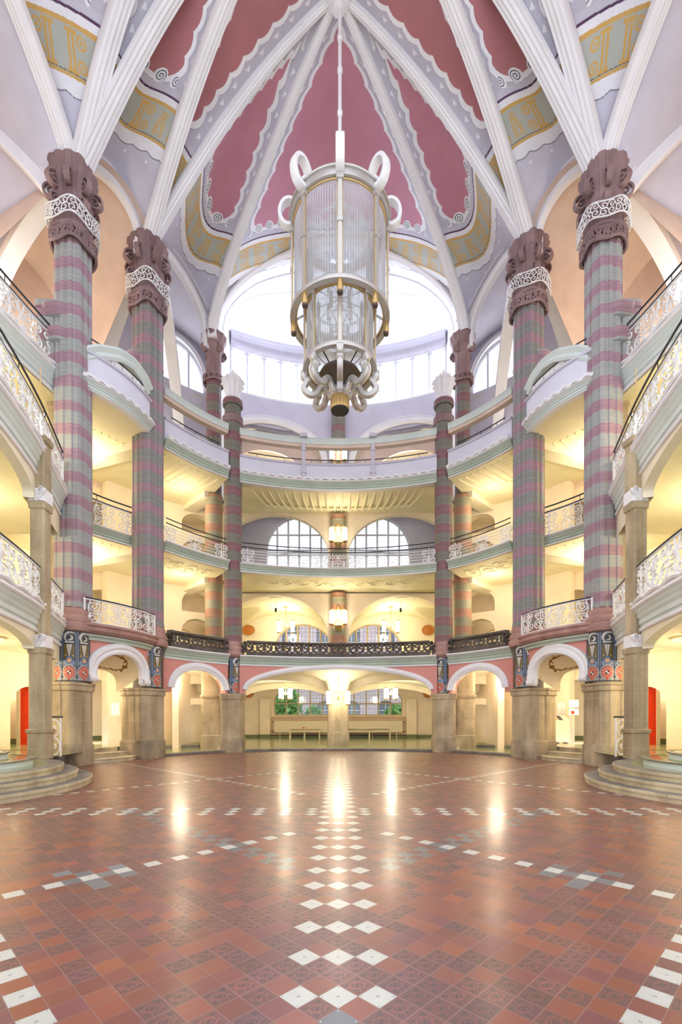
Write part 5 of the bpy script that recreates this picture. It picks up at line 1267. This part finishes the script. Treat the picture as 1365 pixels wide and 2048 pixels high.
def barrail(P, z0, h, lab, clusters, s_rng=None, end=True):
    f, L = mapper(P, .02); s0, s1 = s_rng or (.1, L-.1)
    t = thing('iron_railing', lab, 'railing', tuple(f(np.array([L/2]), z0)[0])); ss = np.linspace(s0, s1, 60)
    mb = MB()
    for k in range(5): mb.tube(f(ss, z0+.08+k*(h-.12)/4.6), .014, 5)
    build('horizontal_bars', mb, M['iron'], t)
    for c in clusters:
        mb = MB(); c = s0+(s1-s0)*c
        for m in (-1, 1):
            for cy, R, a0 in ((.28, .24, pi/2), (.72, .20, -pi/2)):
                sp = spiral((0, 0), R*h, 1.5, a0, m, .2, 20); mb.tube(f(c+m*.17+sp[:, 0], z0+cy*h+sp[:, 1]), .02, 5)
        mb.tube(f(np.array([c, c]), np.array([z0, z0+h])), .018, 5); build('scroll_cluster', mb, M['iron'], t)
    for hz in (.03, .22):
        mb = MB(); mb.tube(f(ss, z0+h+hz), .022, 6); build('handrail', mb, M['rail'], t)
barrail(E0, 8.60, .72, 'wide white barred railing with central scroll clusters on the second floor above the central arch', (.03, .41, .47, .53, .59, .97))
for s, nm in ((-1, 'left'), (1, 'right')):
    barrail(E1(s), 8.60, .72, f'white barred railing with three scroll clusters on the second floor, {nm} of the slim column', (.08, .52, .93))
# slim dark rails on the lilac parapets
for Ec, nm in ((E0, 'over the central arch'), (E1(-1), 'left of the left urn column'), (E1(1), 'right of the right urn column')):
    f, L = mapper(Ec, -.02); mb = MB(); ss = np.linspace(.4, L-.4, 50); mb.tube(f(ss, 13.72), .022, 6)
    for e in np.linspace(.8, L-.8, max(3, int(L/1.3))): mb.tube(f(np.array([e, e]), np.array([13.5, 13.72])), .012, 5)
    tag(build('handrail', mb, M['rail']), f'thin dark handrail on the third floor lilac parapet {nm}', 'handrail')
# dark stone balustrades of interlaced scrolls
def balustrade(P, z0, h, lab, n):
    f, L = mapper(P, .12); t = thing('stone_balustrade', lab, 'balustrade', tuple(f(np.array([L/2]), z0)[0]))
    mb = MB(); sweep(mb, P[2:-2], [(-.02, z0), (.22, z0), (.22, z0+.16), (-.02, z0+.18)]); build('plinth', mb, M['dark'], t)
    mb = MB(); sweep(mb, P[2:-2], [(-.04, z0+h-.10), (.26, z0+h-.10), (.28, z0+h-.04), (.24, z0+h), (-.02, z0+h)]); build('coping', mb, M['dark'], t)
    w = (L-.5)/n; z1 = z0+.16; hh = h-.26
    for k in range(n):
        mb = MB(); c = .25+(k+.5)*w
        def T(x, z, r=.035): mb.tube(f(np.asarray(x), z1+np.asarray(z)), r, 6)
        a = np.linspace(0, 2*pi, 20)
        T(c+.15*w*np.cos(a)*1.1, hh*.5+hh*.40*np.sin(a))
        for m in (-1, 1):
            sp = spiral((0, 0), hh*.38, 1.2, pi/2, -m, .3, 18); T(c+m*w*.30+sp[:, 0], hh*.45+sp[:, 1])
            q = poly([(c+m*w*.5, hh), (c+m*w*.36, hh*.72), (c+m*w*.22, hh*.9), (c+m*w*.08, hh*.5), (c+m*w*.25, hh*.12), (c+m*w*.48, 0)], 24); T(q[:, 0], q[:, 1])
        T([c-.5*w, c-.5*w], [0, hh], .04); build('scroll_panel', mb, M['dark'], t)
    for e, m in ((.18, 1), (L-.18, -1)):
        mb = MB(); p = f(np.array([e]), z0+h-.18)[0]; d = f(np.array([e+.1]), 0)[0]-f(np.array([e]), 0)[0]; d = d[:2]/np.linalg.norm(d[:2]); volute(mb, p, d, .13, .3, m)
        p2 = p-np.array([0, 0, .25]); volute(mb, p2, d, .13, .26, m); build('end_scroll', mb, M['dark'], t)
balustrade(E0, 4.40, .66, 'long dark stone balustrade of interlaced scrolls above the wide central arch', 10)
for s, nm in ((-1, 'left'), (1, 'right')): balustrade(E1(s), 4.40, .66, f'short grey stone balustrade of interlaced scrolls, {nm} bay beside the slim column', 4)

# ------------------------------------------------------------------ relief on gallery ceilings
def relief(E, z, s0, s1, d0, d1, kind, mat, parent_idx=22, n=None):
    f, L = mapper(E); N = outward(E); Ls = arclen(E); mb = MB()
    def g(u, v): # u along 0..1, v 0..1 inward depth
        u = np.atleast_1d(u); q = at_len(E, Ls, u*L)+at_len(N, Ls, u*L)*(d0+(d1-d0)*np.atleast_1d(v))[:, None]; return np.column_stack([q, np.full(len(q), z-.01)])
    if kind == 'shell':
        for k in range(n):
            u0 = s0+(s1-s0)*(k+.5)/n; c = (u0-.5)
            v = np.linspace(0, 1, 14); mb.tube(g(u0+c*.10*v*(1-v)-c*.25*v, v), .045, 5)
            w = (s1-s0)/n; a = np.linspace(0, pi, 8); mb.tube(g(u0-c*.25+np.cos(a)*w*.5, 1-.12*np.sin(a)), .03, 4)
    else:
        for k in range(n):
            u0 = s0+(s1-s0)*(k+.5)/n; w = (s1-s0)/n
            for m in (-1, 1):
                t = np.linspace(0, 1, 20); a = t*2.6*pi; R = (1-.75*t)
                mb.tube(g(u0+m*w*.25+R*w*.25*np.cos(a), .5+m*.12+R*.30*np.sin(a)*m), .04, 5)
            t = np.linspace(0, 1, 12); mb.tube(g(u0-w*.5+w*t, .5+.4*np.sin(t*2*pi)), .035, 5)
    struct(f'trim_{parent_idx}', mb, M[mat], ang=60)
relief(E0, 12.30+.05, .04, .96, .25, 2.3, 'shell', 'yellow', n=22)
relief(E0, 8.22+.04, .06, .94, .5, 1.8, 'scroll', 'yellow', n=6)
for s in (-1, 1):
    relief(E1(s), 12.28, .05, .95, .3, 2.2, 'shell', 'yellow', n=9); relief(E1(s), 8.20, .1, .9, .4, 1.8, 'scroll', 'yellow', n=2)
    relief(E2b(s), 12.28, .1, .9, .3, 2.5, 'shell', 'yellow', n=6); relief(E2b(s), 8.20, .1, .9, .4, 2.2, 'shell', 'yellow', n=5)
    relief(E3b(s), 11.95, .1, .9, .6, 2.6, 'scroll', 'yellow', n=4); relief(E3(s), 7.95, .1, .9, .8, 2.6, 'scroll', 'yellow', n=4); relief(E3(s), 3.75, .1, .9, .8, 2.6, 'scroll', 'yellow', n=4)

# ------------------------------------------------------------------ lamps and fill lights
LAMPS = []
def cylinder_lamp(parent, x, y, z, r, h):
    mb = MB(); mb.lathe([(r*.9, z-h*.42), (r, z-h*.40), (r*1.02, z), (r, z+h*.40), (r*.9, z+h*.42)], (x, y, 0), 20); g = build('lamp_glass', mb, M['lampw'], parent)
    mb = MB()
    for a, b in ((z-h*.5, z-h*.41), (z+h*.41, z+h*.5)): mb.lathe([(r*.85, a), (r*1.06, a+.01), (r*1.06, b-.01), (r*.85, b)], (x, y, 0), 20)
    build('lamp_cap', mb, M['gold'], g)
def pendant(x, y, z, zt, n, R, lab, r=.11, h=.78, e=60):
    t = thing('pendant_lamp', lab, 'lamp', (x, y, z-h/2), 'pendant lamps of glowing cylinders')
    for k in range(n):
        a = (k+.5)*2*pi/n if n > 2 else k*pi; cylinder_lamp(t, x+R*cos(a), y+R*sin(a), z, r, h)
    mb = MB(); mb.tube([(x, y, z-.05), (x, y, zt)], .02, 6); mb.lathe([(.02, zt-.08), (.14, zt-.05), (.14, zt)], (x, y, 0), 16); mb.lathe([(.02, z-.12), (.07, z-.08), (.07, z+.08), (.02, z+.12)], (x, y, 0), 12)
    for k in range(n):
        a = (k+.5)*2*pi/n if n > 2 else k*pi; mb.tube([(x, y, z), (x+R*cos(a), y+R*sin(a), z)], .016, 5)
    build('stem', mb, M['gold'], t)
    lamp('POINT', (x, y, z+.1), e, (1, .86, .62), .3)
pendant(0, 23.9, 2.58, 3.95, 2, .47, 'double cylinder pendant lamp hanging in front of the square stone pier', r=.125, e=100)
for s, nm in ((-1, 'left'), (1, 'right')):
    pendant(s*3.3, 29.8, 3.1, 4.1, 4, .40, f'four-cylinder pendant lamp in the ground floor niche, {nm} of the stone pier', r=.12, e=240)
    pendant(s*3.1, 28.0, 6.95, 8.1, 2, .40, f'double cylinder pendant lamp behind the long stone balustrade, {nm} of the axis', r=.11, e=150)
    mb = MB(); mb.tube([(s*3.5, 26.6, 8.2), (s*3.5, 26.6, 7.7)], .012, 5); mb.lathe([(.02, 7.72), (.06, 7.7), (.06, 7.5), (.02, 7.48)], (s*3.5, 26.6, 0), 12)
    tag(build('ceiling_sensor', mb, M['black']), f'small black sensor hanging on a wire from the first floor vault, {nm} side', 'sensor')
def sconce(x, y, z, lab, e=50):
    t = thing('wall_lamp', lab, 'lamp', (x, y, z-.5), 'gilded wall lamps on the axis columns')
    for m in (-1, 1): cylinder_lamp(t, x+m*.34, y, z, .125, .80)
    mb = MB(); mb.lathe([(.03, z-.75), (.16, z-.62), (.22, z-.45), (.10, z-.3), (.08, z+.2), (.14, z+.35), (.05, z+.55)], (x, y, 0), 20)
    for m in (-1, 1): mb.tube([(x, y, z-.42), (x+m*.34, y, z-.42)], .03, 6); mb.tube([(x, y, z+.36), (x+m*.34, y, z+.36)], .02, 6)
    build('gilt_bracket', mb, M['gold'], t); mb = MB(); mb.box((x, y+.14, z), (.12, .2, .3)); build('wall_mount', mb, M['gold'], t)
    lamp('POINT', (x, y-.3, z+.1), e, (1, .86, .62), .25)
sconce(0, 24.7, 6.80, 'gilded double-cylinder wall lamp on the axis column, first floor', 90)
sconce(0, 24.7, 11.10, 'gilded double-cylinder wall lamp on the axis column, second floor', 60)
sconce(0, 26.05, 16.05, 'gilded double-cylinder wall lamp on the grey third floor column', 40)
for s, nm in ((-1, 'left'), (1, 'right')):
    t = thing('wall_lamp', f'single tall cylinder lamp above the gallery pier on the {nm}', 'lamp', (s*8.85, 14.1, 9.7)); cylinder_lamp(t, s*8.85, 14.1, 10.15, .13, .95)
    mb = MB(); mb.tube([(s*8.85, 14.1, 10.6), (s*8.85, 14.1, 11.94)], .015, 6); build('stem', mb, M['gold'], t)
WARM = (1, .86, .62)
for s in (-1, 1):
    for q, e in (((11.4, 18.0, 15.2), 150), ((11.6, 14.9, 15.6), 130), ((8.9, 22.3, 15.6), 40)): lamp('POINT', (s*q[0], q[1], q[2]), e, (1, .88, .74), .4)  # added warm fill without fittings, brightening the upper gallery vaults
for s in (-1, 1): lamp('POINT', (s*3.7, 27.9, 16.3), 55, (1, .9, .75), .3)  # added fill behind the third floor arcade; no lamp hangs there
for s in (-1, 1):
    for (x, y, z, e) in ((7.3, 21.9, 3.2, 95), (7.2, 21.9, 7.3, 60), (7.2, 21.9, 11.3, 60), (9.9, 18.2, 3.0, 165), (10.2, 18.6, 7.4, 130), (10.2, 18.6, 11.4, 130),
                         (10.8, 12.8, 2.9, 190), (10.6, 13.0, 7.0, 120), (10.8, 13.0, 11.1, 120), (10.4, 26.3, 3.0, 60), (10.4, 26.3, 7, 50), (8.4, 24.7, 2.0, 14), (8.4, 24.7, 6.4, 14), (8.4, 24.7, 10.6, 14), (9.6, 26.9, 10.6, 40), (13.6, 19.5, 2.9, 70), (13.4, 19.6, 7.2, 60)):
        lamp('POINT', (s*x, y, z), e, WARM, .35)  # lights without fittings; those behind the stacked openings are added fill

# ------------------------------------------------------------------ furniture and small fittings
def bench(x0, x1, lab, legs, sign=False):
    y = 35.4; t = thing('bench', lab, 'bench', ((x0+x1)/2, y, .1), 'cream benches under the niche windows')
    mb = MB(); mb.box(((x0+x1)/2, y-.05, .55), (x1-x0, .42, .06)); build('seat', mb, M['bench'], t)
    for z in (.86, ): 
        mb = MB(); mb.box(((x0+x1)/2, y+.18, .84), (x1-x0, .05, .16)); build('backrest', mb, M['bench'], t)
    for l in legs:
        x = x0+(x1-x0)*l; mb = MB(); mb.box((x, y-.2, .32), (.09, .09, .45)); mb.box((x, y+.17, .50), (.08, .08, .84)); mb.box((x, y, .36), (.05, .36, .06)); mb.box((x, y, .70), (.06, .40, .05)); build('leg', mb, M['bench'], t)
    if sign: mb = MB(); mb.box(((x0+x1)/2-.05, y+.148, .85), (.26, .012, .10)); build('red_sign', mb, M['red'], t)
bench(-3.62, -1.35, 'short cream bench with a red notice on its back, left of the stone pier', (.02, .5, .98), True)
bench(.72, 3.9, 'long cream bench with three pairs of legs, right of the stone pier', (.02, .5, .98))
for s, nm in ((-1, 'left'), (1, 'right')):
    t = thing('radiator', f'long flat white radiator below the niche window {nm} of the stone pier', 'radiator', (s*2.6, 35.8, .4))
    mb = MB(); mb.box((s*2.6, 35.82, .92), (4.5, .10, .86)); build('panel', mb, M['bench'], t)
    for z in (.55, 1.3): mb = MB(); mb.tube([(s*4.85, 35.86, z), (s*5.02, 35.86, z)], .03, 6); build('valve', mb, M['bronze'], t)
    for x in (-1.8, 0, 1.8): mb = MB(); mb.box((s*2.6+x, 35.9, .35), (.06, .14, .5)); build('foot', mb, M['bench'], t)
# red doors and fanlights seen past the gallery piers
for s, nm, i in ((-1, 'left', 1), (1, 'right', 2)):
    az = math.radians(96.0 if False else 76.5); R = RO+1.2
    p = np.array([s*12.25, 19.3]); d = bpy.data.objects.new(f'door_{i}', None); COL.objects.link(d); d.location = (p[0], p[1], .45); ORG[d] = np.array([p[0], p[1], .45]); d['kind'] = 'structure'
    def BX(mb, lx, dy, z, w, dp, h): mb.box((p[0]+lx, p[1]+dy, z), (w, dp, h))
    mb = MB(); BX(mb, 0, 0, 1.75, 1.3, .08, 2.6); build('leaf', mb, M['red'], d)
    mb = MB(); 
    for lx in (-.32, .32):
        for z, h in ((1.05, .8), (2.2, 1.1)): BX(mb, lx, -.05, z, .42, .03, h)
    build('raised_panel', mb, M['red'], d); mb = MB(); mb.tube([(p[0]-s*.5, p[1]-.12, 1.5), (p[0]-s*.38, p[1]-.12, 1.5)], .02, 6); build('handle', mb, M['bronze'], d)
    mb = MB(); BX(mb, -.72, 0, 1.9, .14, .16, 2.9); BX(mb, .72, 0, 1.9, .14, .16, 2.9); BX(mb, 0, 0, 3.1, 1.5, .16, .1)
    for lx in (-.35, 0, .35): BX(mb, lx, 0, 3.55, .04, .06, .9)
    for z in (3.4, 3.7): BX(mb, 0, 0, z, 1.4, .06, .04)
    build('frame', mb, M['bench'], d)
# notice boards, leaflet cabinet, sign stand, extinguisher
def board(x, y, z, w, h, lab, nm='notice_board', m='bench', rz=0):
    t = thing(nm, lab, 'notice', (x, y, z-h/2)); mb = MB(); mb.box((x, y, z), (w, .05, h), rz); build('frame', mb, M[m], t); mb = MB(); mb.box((x+.035*sin(rz), y-.035*cos(rz), z), (w*.82, .012, h*.84), rz); build('sheet', mb, M['paper'], t)
board(-9.9, 21.1, 1.95, .42, .62, 'framed white notice inside the small arch on the left')
board(9.9, 21.1, 1.95, .42, .62, 'framed white notice inside the small arch on the right')
board(-8.85, 22.95, 1.9, .5, 1.1, 'narrow green notice board in the left side arch', m='green', rz=.75); board(8.85, 22.95, 1.9, .5, 1.1, 'narrow green notice board in the right side arch', m='green', rz=-.75)
board(-8.9, 22.9, 5.75, .5, .7, 'pale green framed board on the first floor beside the left grey balustrade', m='green', rz=.75); board(8.9, 22.9, 5.75, .5, .7, 'pale green framed board on the first floor beside the right grey balustrade', m='green', rz=-.75)
t = thing('leaflet_cabinet', 'white leaflet cabinet with sloping coloured display, inside the small arch on the right', 'cabinet', (9.3, 20.2, .455))
mb = MB(); mb.box((9.3, 20.2, .98), (.86, .45, .92)); build('body', mb, M['bench'], t)
mb = MB(); mb.add([(8.87, 19.98, 1.44), (9.73, 19.98, 1.44), (9.73, 20.42, 1.66), (8.87, 20.42, 1.66), (8.87, 19.98, 1.40), (9.73, 19.98, 1.40), (9.73, 20.42, 1.40), (8.87, 20.42, 1.40)], [[0, 1, 2, 3], [4, 7, 6, 5], [0, 4, 5, 1], [1, 5, 6, 2], [2, 6, 7, 3], [3, 7, 4, 0]]); build('sloping_top', mb, M['bench'], t)
for i, c in enumerate(('red', 'gold', 'rail', 'green')):
    x = 9.0+.2*i; mb = MB(); mb.add([(x-.08, 20.0, 1.46), (x+.08, 20.0, 1.46), (x+.08, 20.35, 1.64), (x-.08, 20.35, 1.64), (x-.08, 20.0, 1.45), (x+.08, 20.0, 1.45), (x+.08, 20.35, 1.63), (x-.08, 20.35, 1.63)], [[0, 1, 2, 3], [4, 7, 6, 5], [0, 4, 5, 1], [1, 5, 6, 2], [2, 6, 7, 3], [3, 7, 4, 0]]); build('leaflet_stack', mb, M[c], t)
for x in (8.95, 9.3, 9.65): mb = MB(); mb.box((x, 20.2, .49), (.06, .3, .06)); build('foot', mb, M['black'], t)
t = thing('sign_stand', 'white sign stand with red-marked notices beside the leaflet cabinet', 'sign', (10.0, 20.2, .455))
mb = MB(); mb.lathe([(.16, .455), (.16, .48), (.02, .49), (.02, 2.0)], (10.0, 20.2, 0), 16); build('pole', mb, M['bench'], t)
for z, h in ((2.15, .32), (1.80, .26)): mb = MB(); mb.box((10.0, 20.16, z), (.42, .02, h)); pp = build('sign_plate', mb, M['paper'], t)
mb = MB(); mb.box((9.95, 20.145, 1.78), (.14, .01, .12)); build('red_mark', mb, M['red'], pp)
for s, nm in ((-1, 'left'), (1, 'right')):
    t = thing('fire_extinguisher', f'small red fire extinguisher in the passage behind the ornate arch on the {nm}', 'extinguisher', (s*8.72, 21.4, 1.3))
    mb = MB(); mb.lathe([(.02, 1.3), (.08, 1.31), (.08, 1.75), (.03, 1.82), (.02, 1.85)], (s*8.72, 21.4, 0), 16); build('body', mb, M['red'], t); mb = MB(); mb.box((s*8.72, 21.38, 1.87), (.12, .04, .04)); build('valve', mb, M['black'], t)
    mb = MB(); mb.box((s*8.72, 21.4, 2.65), (.14, .04, .16)); tag(build('alarm_box', mb, M['red']), f'red fire alarm box above the extinguisher on the {nm}', 'alarm box')

# ------------------------------------------------------------------ courtyard outside the niche windows
def brickmat():
    m, nt, b = newmat('courtyard_brick'); br = nt.nodes.new('ShaderNodeTexBrick'); br.inputs['Scale'].default_value = 3.2
    tc = nt.nodes.new('ShaderNodeTexCoord'); mp = nt.nodes.new('ShaderNodeMapping'); mp.inputs['Rotation'].default_value = (pi/2, 0, 0); nt.links.new(tc.outputs['Object'], mp.inputs[0]); nt.links.new(mp.outputs[0], br.inputs[0])
    br.inputs['Color1'].default_value = hexc(196, 176, 176); br.inputs['Color2'].default_value = hexc(168, 150, 156); br.inputs['Mortar'].default_value = hexc(216, 208, 206)
    nt.links.new(br.outputs[0], b.inputs['Base Color']); return m
M['brick'] = brickmat()
t = thing('courtyard_building', 'pale brick courtyard building seen through the niche windows', 'building', (0, 50, -1))
P = ln((-16, 50), (16, 50)); ops = [(x-.9, x+.9, z, z+1.6, z+2.2) for x in (3, 7, 11, 14.6, 17.4, 21, 25, 29) for z in (1.2, 5.6, 9.6)]
build('wall', wall(MB(), P, -1, 13.5, .5, ops, nrm=(0, 1), step=.5), M['brick'], t, ang=40)
for (a, b, z, zs, zc) in ops:
    mb = MB(); mb.box(((a+b)/2-16, 50.35, (z+zc)/2), (b-a, .04, zc-z)); w = build('window_pane', mb, simple('dim_pane', hexc(120, 132, 140), .2) if 'pane' not in M else M['pane'], t); M['pane'] = w.data.materials[0]
    mb = MB(); mb.box(((a+b)/2-16, 50.3, (z+zc)/2), (.07, .06, zc-z)); mb.box(((a+b)/2-16, 50.3, z+1.2), (b-a, .06, .07)); build('glazing_bar', mb, M['wframe'], w)
mb = MB(); mb.box((0, 43, -.9), (40, 16, .2)); struct('ground', mb, plaster('courtyard_grass', hexc(110, 140, 80), .1))
M['leaf'] = plaster('leaf_green', hexc(118, 178, 92), .1, scale=6); M['bark'] = simple('bark', hexc(96, 84, 70))
for (x, y, h, R, lab) in ((-4.6, 42, 4.6, 1.5, 'green courtyard tree outside the left niche window, nearest its left jamb'), (-2.3, 44, 2.9, .9, 'low green shrub tree outside the left niche window, nearer the middle'), (5.2, 42, 3.0, 1.3, 'green courtyard shrub outside the right niche window, near its right jamb')):
    t = thing('courtyard_tree', lab, 'tree', (x, y, -.8)); mb = MB(); mb.tube([(x, y, -.8), (x+.1, y, h*.4), (x, y, h*.7)], [.12, .09, .05], 8); build('trunk', mb, M['bark'], t)
    n = 1500; u = RNG.normal(size=(n, 3)); u /= np.linalg.norm(u, axis=1)[:, None]; r = RNG.random(n)[:, None]**.4; c = np.array([x, y, h*.5])+u*r*np.array([R, R, h*.42]); a = RNG.normal(size=(n, 3))*.13; b = RNG.normal(size=(n, 3))*.09
    V = np.stack([c-a, c-b, c+a, c+b], 1); mb = MB(); mb.V.append(V.reshape(-1, 3)); mb.F.append(np.arange(4*n).reshape(n, 4)); mb.n = 4*n; build('foliage', mb, M['leaf'], t, flats=True)
